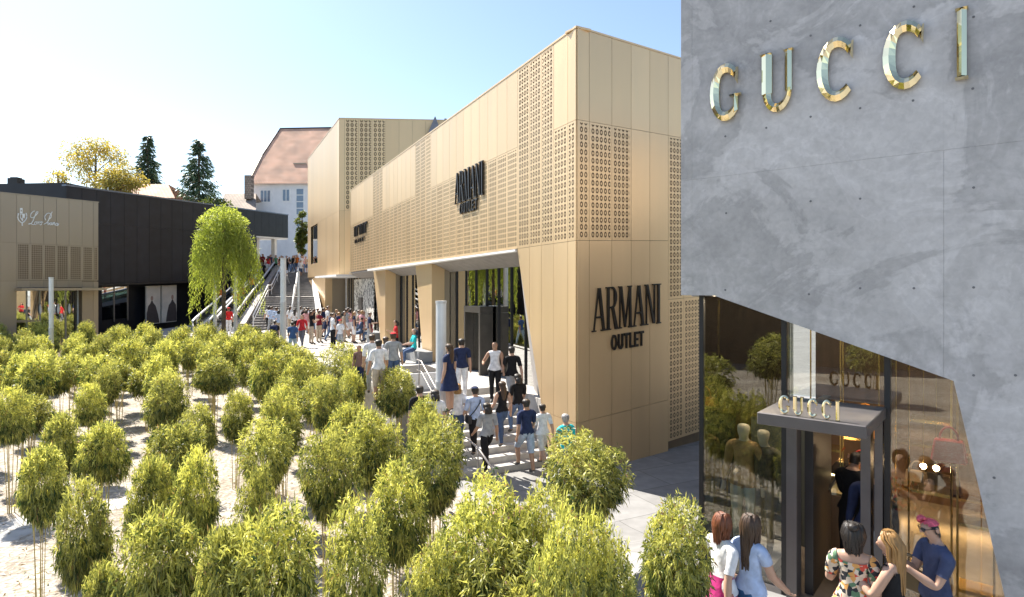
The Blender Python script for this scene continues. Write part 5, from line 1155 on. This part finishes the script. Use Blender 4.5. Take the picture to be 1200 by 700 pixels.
    if q['skirt'] != 'mannequin' and q['top'] is not None:
        bagz = lambda vs: vs
        sel = ((ft == T('torso')) & (fc[:, 2] > hem-.06) & (fc[:, 2] < (1.36 if q['deep'] else 1.45))) | ((ft == T('uarm')) & (at < q['sleeve'])) | ((ft == T('farm')) & (at < q['sleeve']))
        if q['sleeve'] < .1: sel &= ~((ft == T('uarm')) & (at > .08))
        def drape(vs):
            k = np.clip((1.18-vs[:, 2])/.25, 0, 1)*(np.abs(vs[:, 0]) < .21); vs[:, 0] *= 1+.10*k; vs[:, 1] *= 1+.14*k; return vs
        o = shell('shirt', sel, .011, q['topmat'] or cloth(q['top']), None if q['pose'] == 'sit' else drape)
    if q['bottom'] is not None:
        if q['skirt'] and q['skirt'] != 'mannequin':
            zl = q['skirt']; rings = []
            for k in range(7):
                u = k/6; z = 1.06-(1.06-zl)*u; rx = .145+.10*u+.02*u*u; ry = .115+.10*u; rings.append([(rx*(1+.05*math.sin(5*a+u)*u)*math.cos(a), ry*(1+.05*math.sin(5*a+u)*u)*math.sin(a), z) for a in [i*PI/10 for i in range(20)]])
            vs = [p for r in rings for p in r]; attach('skirt', vs, [(i*20+k, i*20+(k+1) % 20, (i+1)*20+(k+1) % 20, (i+1)*20+k) for i in range(6) for k in range(20)], cloth(q['bottom']))
        else:
            sel = ((ft == T('torso')) & (fc[:, 2] < 1.02)) | ((ft == T('thigh')) & (lt < q['leg']+.02)) | ((ft == T('shin')) & (lt < q['leg']))
            shell('shorts' if q['leg'] < .7 else 'trousers', sel, .007 if q['leg'] > .7 else .014, cloth(q['bottom']))
    shell('shoes', ft == T('foot'), .005, cloth(q['shoes'], .5))
    # hair
    hc = np.array(q['headc']); inv = fc-hc; c, s_ = math.cos(-q['hy']), math.sin(-q['hy']); lx = inv[:, 0]*c-inv[:, 1]*s_; ly = inv[:, 0]*s_+inv[:, 1]*c; lz = inv[:, 2].copy()
    ch_, sh_ = math.cos(q['hp']), math.sin(q['hp']); ly, lz = ly*ch_-lz*sh_*1.0, ly*sh_+lz*ch_
    head = (ft == T('head')) | (ft == T('neck')); col, style = q['hair']
    hmat = hairmat(col)
    if style == 'bald': sel = head & (ly < -.02) & (lz < .02) & (lz > -.05)
    else: sel = head & ((lz > .05+.25*np.maximum(0, ly)) | ((ly < .018) & (lz > -.045)) | ((ly < -.02) & (lz > -.10)))
    if q['whole'] is None: shell('hair', sel, .013 if style in ('bald', 'short') else .02, hmat)
    def hv(p): return np.array(q['hd'](Vector(p)))
    if q['near'] and q['whole'] is None and style in ('long', 'bob', 'bun'):
        hr = random.Random(len(q['lab'])); ln = {'long': .44, 'bob': .20, 'bun': .17}[style]; vs, fs = [], []; a_ = q['hy']
        for k in range(95):
            th = hr.uniform(-1.95, 1.95); sx_, cy_ = math.sin(th), -math.cos(th); r0 = hr.uniform(.0, .05); l_ = ln*hr.uniform(.75, 1.08); wv = hr.uniform(0, 6.28); path = []
            for j in range(9):
                u = j/8
                if u < .35: v_ = u/.35; p = np.array([sx_*(r0+(.098-r0)*math.sin(v_*1.5)), .0+cy_*(r0+(.105-r0)*math.sin(v_*1.5))+.01, .225-.115*(1-math.cos(v_*1.5))]); p = hv(p)
                else:
                    w_ = (u-.35)/.65; x_ = sx_*.098*(1-.35*w_)+.010*math.sin(wv+5*w_); y_ = cy_*.105*(1-.1*w_)+.01-.012*w_; xr = x_*math.cos(a_)-y_*math.sin(a_); yr = x_*math.sin(a_)+y_*math.cos(a_)
                    p = np.array([xr, yr, hv((0, 0, .11))[2]-l_*w_-0.0]) if abs(th) > 1.2 or True else p
                    if w_ == 0: off_ = path[-1]-p
                path.append(p)
            b0 = len(vs)
            for j, p in enumerate(path):
                rr_ = .0135*(1-.65*(j/8)**2)
                for m_ in range(5): an = 2*PI*m_/5; vs.append(p+np.array([rr_*math.cos(an), rr_*math.sin(an), .3*rr_*math.sin(an)]))
            fs += [(b0+j*5+m_, b0+j*5+(m_+1) % 5, b0+(j+1)*5+(m_+1) % 5, b0+(j+1)*5+m_) for j in range(8) for m_ in range(5)]
        o_ = attach('hair_locks', np.array(vs), fs, hmat); o_['kind'] = 'stuff'
    elif style in ('long', 'pony', 'bob'):
        ln = {'long': .42, 'pony': .34, 'bob': .17}[style]; wd = {'long': .088, 'pony': .035, 'bob': .095}[style]; rings = []
        nr_ = 9
        for k in range(nr_):
            u = k/(nr_-1); z = .16-u*ln-.04; w_ = wd*(1-.45*u*u if style != 'bob' else 1)*(.55+.45*min(1, u*5)); y = -.055-.035*math.sin(u*2.2)-(.02 if style == 'pony' else 0)+(.02*u if style == 'long' else 0)
            th_ = .05*(1-.5*u) if style != 'bob' else .075
            rings.append([(w_*(1+.10*math.sin(4*a+k*.3))*math.cos(a), y+th_*math.sin(a)+(.035 if style == 'bob' else 0)*0, z) for a in [i*PI/8 for i in range(16)]])
        vs = [hv(p) if i < 32 else np.array(p)+np.array([0, .005, 1.5])+(0 if True else 0) for i, p in enumerate([p for r in rings for p in r])]
        # hang straight down from the turned head
        base = hv((0, -.06, .05)); sh0 = np.array([0, -.06, 0.05])+np.array([0, .005, 1.5]); dl = base-sh0
        pts = [p for r in rings for p in r]; vs = []
        for i, p in enumerate(pts):
            a_ = q['hy']; xr = p[0]*math.cos(a_)-p[1]*math.sin(a_); yr_ = p[0]*math.sin(a_)+p[1]*math.cos(a_); vs.append(np.array([xr, yr_+.005, p[2]+1.5])+np.array([0, 0, dl[2]*.6]))
        attach('hair_fall' if style != 'pony' else 'ponytail', np.array(vs), [(i*16+k, i*16+(k+1) % 16, (i+1)*16+(k+1) % 16, (i+1)*16+k) for i in range(nr_-1) for k in range(16)]+[tuple(range(16)), tuple(range(len(vs)-16, len(vs)))], hmat)
    if style == 'bun':
        cc = hv((0, -.075, .2)); vs = [cc+np.array([.05*math.sin(p)*math.cos(a), .05*math.sin(p)*math.sin(a), .042*math.cos(p)]) for p in [PI*i/6 for i in range(7)] for a in [i*PI/5 for i in range(10)]]
        attach('hair_bun', np.array(vs), [(i*10+k, i*10+(k+1) % 10, (i+1)*10+(k+1) % 10, (i+1)*10+k) for i in range(6) for k in range(10)], hmat)
    if 'red headscarf' in q['lab']:
        q['scarf'] = plain('scarf_print', (.55, .09, .13), .8, var=.55, scale=34); shell('headscarf', head & (lz > .012+.35*np.maximum(0, ly)) & (ly < .075), .03, q['scarf'])
    if q['cap']:
        sel = head & (lz > .035); shell('cap', sel, .022, cloth(q['cap']))
        vs = []; 
        for r_ in (.085, .165):
            for k in range(9): a = PI*(.12+.76*k/8); vs.append(hv((r_*.95*math.cos(a)*(1 if r_ < .1 else .75), .012+r_*math.sin(a), .165 if r_ < .1 else .15)))
        vs2 = [v-np.array([0, 0, .008]) for v in vs]; fs = [(k, k+1, 10+k, 9+k) for k in range(8)]+[(18+9+k, 18+10+k, 18+k+1, 18+k) for k in range(8)]+[(9+k, 10+k, 28+k, 27+k) for k in range(8)]
        attach('cap_visor', np.array(vs+vs2), fs, cloth(q['cap']), smooth=False)
    if q['near'] and q['whole'] is None:
        for sd in (1, -1):
            cc = [hv((.034*sd+.012*math.cos(a), .0905-.006*abs(math.cos(a)), .125+.006*math.sin(a))) for a in [i*PI/4 for i in range(8)]]; c2 = [hv((.034*sd, .094, .125))]
            attach('eye', np.array(cc+c2), [(k, (k+1) % 8, 8) for k in range(8)], cloth((.02, .015, .012), .2))
            er = [hv((.082*sd+.012*sd*u, .0+.016*math.cos(a), .105+.028*math.sin(a))) for u in (0, 1) for a in [i*PI/4 for i in range(8)]]
            attach('ear', np.array(er), [(k, (k+1) % 8, 8+(k+1) % 8, 8+k) for k in range(8)]+[tuple(range(8, 16))], sk)
        mo = [hv((.022*math.cos(a), .099-.008*abs(math.cos(a)), .052+.007*math.sin(a))) for a in [i*PI/5 for i in range(10)]]; attach('mouth', np.array(mo), [tuple(range(10))], cloth((.35, .10, .09), .5))
    q['obj'] = t; q['W'] = lambda p: Vector(W(p)[0])+q['pos']
_sk = {}
def skinmat(k):
    if k not in _sk: _sk[k] = plain('skin', SKIN[k], .5, var=.06, scale=20, spec=.35)
    return _sk[k]
def hairmat(k):
    n_ = 'h'+k
    if n_ not in _sk: _sk[n_] = plain('hair', HAIR[k], .45, var=.3, scale=40, stretch=(1, 1, .15), bump=.4, bscale=60)
    return _sk[n_]
# colours
WHITE, NAVY, BLACK, GREY, DENIM, JEAN, RED, TEAL, LBLUE, PINK, BEIGE, GREEN = (.75, .75, .76), (.025, .035, .085), (.016, .016, .018), (.34, .35, .36), (.07, .11, .20), (.12, .18, .30), (.52, .03, .035), (.03, .50, .52), (.45, .55, .75), (.70, .36, .38), (.48, .40, .30), (.10, .28, .16)
def feet(px, fy, hy, zg):         # stand where the feet show; height from the head row
    Y = (CAMZ-zg)*F/(fy-HOR); return ((px-600)/F*Y, Y, zg), (fy-hy)/F*Y
def byhead(px, hy, zg, h):
    Y = (CAMZ-zg-h)*F/(hy-HOR); return ((px-600)/F*Y, Y, zg)
def onstairs(px, hy, h):
    for s in [1+.02*i for i in range(-60, 200)]:
        zg = stair_z(s) if s < 4.2 else ZP
        p = byhead(px, hy, zg, h)
        ss = (p[0]-A0[0])*ALF.d[0]+(p[1]-A0[1])*ALF.d[1]
        if ss <= s: return (p[0], p[1], zg)
    return byhead(px, hy, 0, h)
UP = R(26.7)     # walking up the short steps, along the long front
pp = person
pp('man in black t-shirt and grey shorts at the top of the short steps', onstairs(600, 403, 1.82), 1.82, UP, 'walk', BLACK, .5, GREY, .52, 'l', ('dark', 'short'))
pp('man in white tank top with dark trousers standing beside the shop glass', onstairs(580, 400, 1.76), 1.76, UP+2.6, 'hip', WHITE, .06, BLACK, .97, 'm', ('dark', 'short'))
pp('man in navy polo shirt and white trousers before the dark portal', onstairs(541, 396, 1.80), 1.80, UP-.3, 'stand', NAVY, .45, WHITE, .97, 'l', ('dark', 'short'))
pp('woman in dark dress half hidden behind the thick light column', byhead(527, 402, ZP, 1.7), 1.70, UP+.5, 'stand', NAVY, .3, NAVY, .9, 'l', ('brown', 'long'), skirt=.55)
pp('woman in dark vest with long brown hair climbing the short steps', onstairs(589, 446, 1.70), 1.70, UP, 'climb', BLACK, .08, DENIM, .97, 'l', ('brown', 'long'))
pp('woman in black top and jeans with hair up, on the short steps', onstairs(607, 437, 1.74), 1.74, UP, 'climb2', BLACK, .5, JEAN, .97, 'm', ('dark', 'bob'))
pp('man in navy t-shirt and pale shorts carrying a white bag up the short steps', onstairs(617, 466, 1.80), 1.80, UP, 'climb2', NAVY, .5, (.36, .42, .52), .55, 'm', ('dark', 'short'))
pp('boy in white t-shirt and white shorts on the right of the short steps', onstairs(636, 470, 1.62), 1.62, UP, 'walk', WHITE, .5, (.70, .66, .62), .5, 'l', ('dark', 'short'))
pp('grey haired man in turquoise shirt behind the large bamboo', byhead(663, 484, .0, 1.74), 1.74, UP+.1, 'stand', TEAL, .55, GREY, .97, 'l', ('grey', 'short'), build=1.1)
pp('man in pale blue shirt, navy cap and dark shoulder strap on the short steps', onstairs(557, 452, 1.74), 1.74, UP, 'climb', LBLUE, .55, BLACK, .97, 'l', ('dark', 'short'), cap=NAVY)
pp('woman in grey t-shirt and black trousers at the left of the short steps', onstairs(571, 471, 1.70), 1.70, UP, 'climb', GREY, .5, BLACK, .97, 'm', ('dark', 'bob'))
pp('bald man coming up behind the front bamboos below the short steps', byhead(597, 568, 0, 1.70), 1.70, PI+.2, 'walk', PINK, .5, JEAN, .97, 'm', ('brown', 'bald'), near=True)
pp('dark haired boy in a black top beside the planter box', byhead(492, 451, 1.0, 1.55), 1.55, .3, 'stand', BLACK, .5, DENIM, .97, 'l', ('dark', 'short'))
pp('dark haired girl in white next to the planter box', byhead(510, 456, 1.0, 1.5), 1.50, .2, 'stand', WHITE, .4, DENIM, .97, 'l', ('dark', 'bob'))
pp('blonde woman with only her head showing at the left of the short steps', onstairs(536, 449, 1.66), 1.66, UP-.3, 'stand', WHITE, .4, DENIM, .97, 'l', ('blonde', 'bob'))
p_, h_ = feet(461, 459, 389, ZP); pp('man in grey t-shirt, denim shorts and red cap holding a dark bag', p_, h_, .15, 'stand', GREY, .5, DENIM, .5, 'l', ('brown', 'short'), cap=RED)
p_, h_ = feet(452, 455, 394, ZP); pp('woman in white blouse and dark shorts next to the man with red cap', p_, h_, .35, 'relaxed', WHITE, .3, NAVY, .42, 'l', ('brown', 'long'))
pp('man in white t-shirt, front one of the white pair at the plaza edge', byhead(444, 397, ZP, 1.70), 1.70, .5, 'relaxed', WHITE, .5, BEIGE, .55, 'm', ('dark', 'short'))
pp('man in white shirt behind the other white shirted man at the plaza edge', byhead(436, 391, ZP, 1.72), 1.72, .3, 'stand', WHITE, .6, GREY, .97, 'l', ('brown', 'short'))
pp('child looking back over the bamboo tops at the plaza edge', byhead(421, 404, ZP, 1.35), 1.35, PI-.3, 'stand', (.20, .12, .10), .5, NAVY, .9, 'm', ('dark', 'short'))
sp_ = G(487, 425, ZP); pp('seated man in teal shirt and jeans on the grey stone block', (sp_.x-.05, sp_.y, ZP), 1.74, PI*.62, 'sit', TEAL, .5, DENIM, .97, 'l', ('grey', 'short'))
sp_ = G(435, 401, ZP); pp('seated girl in red top and jeans by the dark stone block', (sp_.x, sp_.y, ZP), 1.60, PI*.55, 'sit', RED, .4, JEAN, .97, 'l', ('dark', 'bob'))
sp_ = G(424, 401, ZP); pp('seated person in blue jeans leaning forward by the far column', (sp_.x, sp_.y, ZP), 1.72, PI*.5, 'sit', DENIM, .97, DENIM, .97, 'l', ('dark', 'short'))
p_, h_ = feet(464, 420, 378, ZP); pp('woman in red top standing against the slanted metal column', p_, 1.65, PI*.6, 'arms', RED, .4, BLACK, .97, 'm', ('dark', 'bob'))
p_, h_ = feet(343, 418, 375, ZP); pp('man in blue t-shirt and pale jeans walking towards the wide stairs', p_, h_, .1, 'walk', (.06, .12, .27), .5, (.34, .45, .56), .97, 'l', ('dark', 'short'))
p_, h_ = feet(354, 407, 367, ZP); pp('man in red t-shirt and grey trousers walking towards the viewer', p_, h_, PI, 'walk2', RED, .5, (.15, .15, .18), .97, 'l', ('brown', 'short'))
p_, h_ = feet(322, 412, 374, ZP); pp('person with a dark backpack left of the tall light column', p_, h_, .1, 'walk', BLACK, .5, GREY, .97, 'l', ('dark', 'short'))
p_, h_ = feet(399, 411, 374, ZP); pp('boy in white t-shirt and red cap in the middle of the plaza', p_, h_, PI-.4, 'stand', WHITE, .5, GREY, .5, 'l', ('brown', 'short'), cap=RED)
p_, h_ = feet(384, 396, 357, ZP); pp('man in pale shirt and dark shorts walking past the queue', p_, h_, -.9, 'walk', WHITE, .5, NAVY, .5, 'l', ('brown', 'short'))
# the crowd at the doors, at the foot of the stairs, on the stairs, on the terrace, on the escalator
cr = random.Random(5)
CN = {'white': WHITE, 'navy': NAVY, 'black': BLACK, 'grey': GREY, 'red': RED, 'pink': PINK, 'beige': BEIGE, 'green': GREEN, 'pale blue': LBLUE, 'dark red': (.20, .02, .03), 'orange': (.60, .18, .04)}
BN = {'blue jeans': (JEAN, .97), 'black trousers': (BLACK, .97), 'white shorts': (WHITE, .5), 'denim shorts': (DENIM, .45), 'beige trousers': (BEIGE, .97), 'grey trousers': (GREY, .97)}
seen = set()
def crowd(where, grp, x, y, z, tops, h=None, face=None, pose=None):
    for _ in range(40):
        tc_ = cr.choice(tops); bc = cr.choice(list(BN)); hs = cr.choice(['dark', 'brown', 'blonde', 'brown', 'dark']); st_ = cr.choice(['short', 'long', 'short', 'bob', 'pony']); k = (where, tc_, bc, hs, st_)
        if k not in seen: break
    seen.add(k); who = {'short': 'short', 'long': 'long', 'bob': 'chin length', 'pony': 'tied'}[st_]
    pp(f'person in {tc_} top, {bc}, {who} {hs} hair, {where}', (x, y, z), h or cr.uniform(1.6, 1.83), cr.uniform(0, 6.28) if face is None else face+cr.uniform(-.5, .5), pose or cr.choice(['stand', 'relaxed', 'bag', 'arms', 'walk']), CN[tc_], cr.choice([.45, .5, .3, .1]), BN[bc][0], BN[bc][1], cr.choice('lllmt'), (hs, st_), group=grp)
for px, hy in ((368, 356), (374, 352), (379, 358), (390, 355), (372, 363), (394, 352), (397, 360), (403, 358), (408, 356), (411, 362), (415, 357), (420, 366), (428, 362), (433, 358), (365, 362), (388, 351), (383, 350), (406, 352), (424, 356)):
    h = cr.uniform(1.62, 1.82); Yv = 33.5+cr.uniform(-4.5, 4.5); xx = (px-600)/F*Yv; fr_ = (Yv-A0[1])/ALF.d[1]; lim = SP(fr_, .15).x
    if xx > lim and px > 385: xx = lim-.1
    crowd('in far shop queue', 'people queueing at the shop doors', xx, Yv, ZP, ['black', 'dark red', 'navy', 'white', 'grey', 'pink', 'beige', 'black'], h, -.9)
for px, Yv in ((318, 39.5), (324, 38), (327, 36), (340, 39.6), (345, 38.6), (357, 40.5), (361, 40), (364, 38.5), (359, 37), (315, 41), (335, 41), (352, 41.5)):
    crowd('at wide stairs foot', 'people at the foot of the wide stairs', (px-600)/F*Yv, Yv, ZP, ['black', 'white', 'pink', 'red', 'grey', 'white', 'pale blue'], None, 0)
for u, t in ((.25, .97), (.45, .99), (.35, .72), (.7, .9)):
    ti = max(i for i in range(NS) if ts[i] <= t); v = SB(u, t); crowd('high on wide stairs', 'people on the wide stairs', v.x, v.y, zz[ti], ['white', 'black', 'red'], None, PI, 'walk')
for k in range(26):
    u = cr.uniform(-.75, 1.02); yy = cr.uniform(.2, 5); v = SB(u, 1.0); v = v+Vector((-.35*yy, .9*yy, 0)); crowd('on the upper terrace', 'people on the upper terrace', v.x, v.y, ZU, list(CN), None, PI)
for k, (u, t) in enumerate(((-.28, .2), (-.3, .33), (-.26, .48), (-.3, .6), (-.28, .8), (-.63, .3), (-.62, .45), (-.65, .72), (-.64, .9), (-.28, .93))):
    v = SB(u, t); crowd('on the escalator', 'people on the escalator', v.x, v.y, ZP+.22+(ZU-ZP)*(int(t*26)/26), ['red', 'pale blue', 'black', 'white', 'orange', 'navy'], None, .2, 'stand')
v = SB(-1.0, -.03); pp('person in bright red top and white trousers at the foot of the escalator', ((268-600)/F*38.3, 38.3, ZP), 1.72, .6, 'stand', (.65, .03, .03), .6, WHITE, .97, 'l', ('red', 'short'), cap=(.65, .03, .03))
# in front of the concrete store
FL, FLC = newmat('floral_print')[0], None
n_ = FL.node_tree.nodes; l_ = FL.node_tree.links; tcf = n_.new('ShaderNodeTexCoord'); vf = n_.new('ShaderNodeTexVoronoi'); vf.inputs['Scale'].default_value = 27; l_.new(tcf.outputs['Object'], vf.inputs[0])
sf = n_.new('ShaderNodeSeparateColor'); l_.new(vf.outputs['Color'], sf.inputs[0]); rf_ = ramp(n_, [(0, (.03, .03, .035)), (.2, (.70, .56, .42)), (.42, (.62, .08, .05)), (.6, (.75, .62, .48)), (.75, (.12, .22, .12)), (.85, (.72, .35, .10))]); rf_.color_ramp.interpolation = 'CONSTANT'; l_.new(sf.outputs[0], rf_.inputs[0]); l_.new(rf_.outputs[0], n_['Principled BSDF'].inputs['Base Color']); n_['Principled BSDF'].inputs['Roughness'].default_value = .8
def gp_(px, hy, h):
    Y = 6.6; 
    for _ in range(20): z = gz((px-600)/F*Y, Y)+.004; Y = (CAMZ-z-h)*F/(hy-HOR)
    return ((px-600)/F*Y, Y, z)
pp('woman in floral blouse and white trousers with dark tied hair at the store door', gp_(1000, 613, 1.66), 1.66, -.55, 'bag', (.6, .5, .4), .42, WHITE, .97, 'l', ('dark', 'bun'), near=True, topmat=FL, deep=True)
pp('woman with long blonde hair in a black tank top holding a phone', gp_(1047, 623, 1.64), 1.64, R(38), 'phone', BLACK, .06, BLACK, .97, 'l', ('blonde', 'long'), near=True, head_yaw=R(10), head_pitch=R(16), deep=True)
pp('woman with red headscarf and sunglasses in a satin blue blouse looking at her phone', gp_(1097, 604, 1.70), 1.70, R(84), 'phone', (.06, .075, .14), .4, BLACK, .97, 'l', ('dark', 'short'), near=True, head_pitch=R(17))
pp('woman in white top and magenta skirt walking along the left store window', gp_(846, 596, 1.62), 1.62, R(-70), 'walk', WHITE, .5, (.50, .04, .20), .9, 'l', ('red', 'bob'), near=True, skirt=.45)
pp('woman with brown hair in pale blue top and denim shorts walking past the mannequins', gp_(879, 597, 1.64), 1.64, R(-60), 'walk2', LBLUE, .3, (.05, .16, .36), .42, 'l', ('brown', 'long'), near=True)
ip = GLF.pt(ga(1000, -.9), ZF, -.9); pp('shop assistant in black suit bending over inside the doorway', (ip.x, ip.y, ZF), 1.74, R(-60), 'arms', BLACK, .97, BLACK, .97, 'l', ('dark', 'short'), near=True, head_pitch=R(20))
ip = GLF.pt(ga(1022, -.5), ZF, -.5); pp('visitor in navy jacket and pale jeans entering the doorway', (ip.x, ip.y, ZF), 1.72, R(-30), 'stand', NAVY, .97, (.35, .42, .50), .97, 'l', ('dark', 'short'))
M_mann = plain('mannequin_ivory', (.62, .56, .44), .35, var=.05); 
a_ = GLF.pt(ga(872, -.75), ZF+.12, -.75); pp('headless faced ivory mannequin in long tan coat, left one in the window', tuple(a_), 1.82, -R(218), 'stand', (.45, .30, .14), .95, (.55, .62, .55), .97, 'l', ('brown', 'bald'), whole=M_mann, name='mannequin', topz=.75, cat='mannequin')
a_ = GLF.pt(ga(895, -.8), ZF+.12, -.8); pp('ivory mannequin in dark patterned jacket, right one in the window', tuple(a_), 1.76, -R(218), 'hip', (.12, .11, .09), .95, (.30, .26, .2), .97, 'l', ('brown', 'bald'), whole=M_mann, name='mannequin', cat='mannequin')
build_people()
BYLAB = {q['lab']: q for q in QUEUE}
def find(s): return next(q for q in QUEUE if s in q['lab'])
def obox(name, lab, cat, c, size, rz, mat, tilt=0):
    t = thing(name, lab, cat, tuple(c)); m = MB(); m.box(tuple(c), size, rz); o = m.build('body', mat, t, bevel=.006); return t
# things carried
for s, lab in (('long blonde', 'dark phone held up by the blonde woman'), ('red headscarf', 'phone held by the woman with red headscarf')):
    q = find(s); hl_, hr_ = q['hands'][0], q['hands'][1]; c = q['W'](np.array([(hl_.x+hr_.x)/2, (hl_.y+hr_.y)/2+.05, (hl_.z+hr_.z)/2+.07])); t = obox('phone', lab, 'phone', c, (.075, .012, .15), q['face'], M_dark)
q = find('red headscarf'); SC = q['scarf']; hb = q['obj']
kn = [q['W'](np.array(q['hd'](Vector((.02*math.cos(a), .07+.03*math.sin(a), .215+.015*math.cos(2*a)))))) for a in [i*PI/4 for i in range(9)]]; m = MB(); m.tube(kn, .018, 6); m.build('headscarf_knot', SC, hb, smooth=True)
sg = thing('sunglasses', 'dark sunglasses worn by the woman with red headscarf', 'sunglasses', tuple(q['W'](np.array(q['hd'](Vector((0, .1, .125)))))))
for sd in (1, -1):
    m = MB(); m.loft([[q['W'](np.array(q['hd'](Vector((.034*sd+.027*math.cos(a), yy-.012*abs(.034*sd+.027*math.cos(a))/.06, .122+.021*math.sin(a)))))) for a in [i*PI/6 for i in range(12)]] for yy in (.108, .113)]); m.build('lens', M_black, sg)
    m = MB(); m.tube([q['W'](np.array(q['hd'](Vector((.06*sd, .098, .128))))), q['W'](np.array(q['hd'](Vector((.094*sd, .0, .125)))))], .004, 5); m.build('temple_arm', M_black, sg)
gb = q['W'](np.array([.28, .10, .98])); bagshape('handbag', 'bronze handbag at the hip of the woman with red headscarf', tuple(gb-Vector((0, 0, .12))), .3, .22, .12, plain('bronze_leather', (.20, .15, .08), .3, .4), q['face']+.6)
q = find('carrying a white bag'); c = q['W'](np.array([q['hands'][0].x+.02, q['hands'][0].y, q['hands'][0].z])); bagshape('shopping_bag', 'white shopping bag carried by the man in navy t-shirt', tuple(c-Vector((0, 0, .42))), .3, .34, .12, M_white, UP+1)
q = find('holding a dark bag'); c = q['W'](np.array([q['hands'][1].x-.02, q['hands'][1].y, q['hands'][1].z])); bagshape('shopping_bag', 'dark shopping bag held by the man with red cap', tuple(c-Vector((0, 0, .48))), .32, .38, .14, M_dark, .3)
q = find('dark backpack'); c = q['W'](np.array([0, -.2, 1.2])); t = thing('backpack', 'dark backpack worn on the plaza left of the tall light column', 'backpack', tuple(c)); m = MB(); m.box(tuple(c), (.32, .16, .44), q['face']); m.build('body', cloth(NAVY), t, bevel=.04); c2 = q['W'](np.array([0, -.3, 1.12])); m = MB(); m.box(tuple(c2), (.22, .06, .2), q['face']); m.build('pocket', cloth(BLACK), t, bevel=.02)
q = find('shoulder strap'); t = thing('shoulder_bag', 'dark strap bag across the back of the man with navy cap', 'bag', tuple(q['W'](np.array([0, 0, 1.2]))))
m = MB(); m.tube([q['W'](np.array(p)) for p in ((.13, 0, 1.43), (.08, -.125, 1.32), (-.04, -.13, 1.15), (-.17, -.06, .98))], .014, 5); m.build('strap', M_dark, t); c = q['W'](np.array([-.2, -.04, .9])); m = MB(); m.box(tuple(c), (.1, .24, .2), q['face']); m.build('pouch', M_dark, t, bevel=.02)
q = find('dark vest');
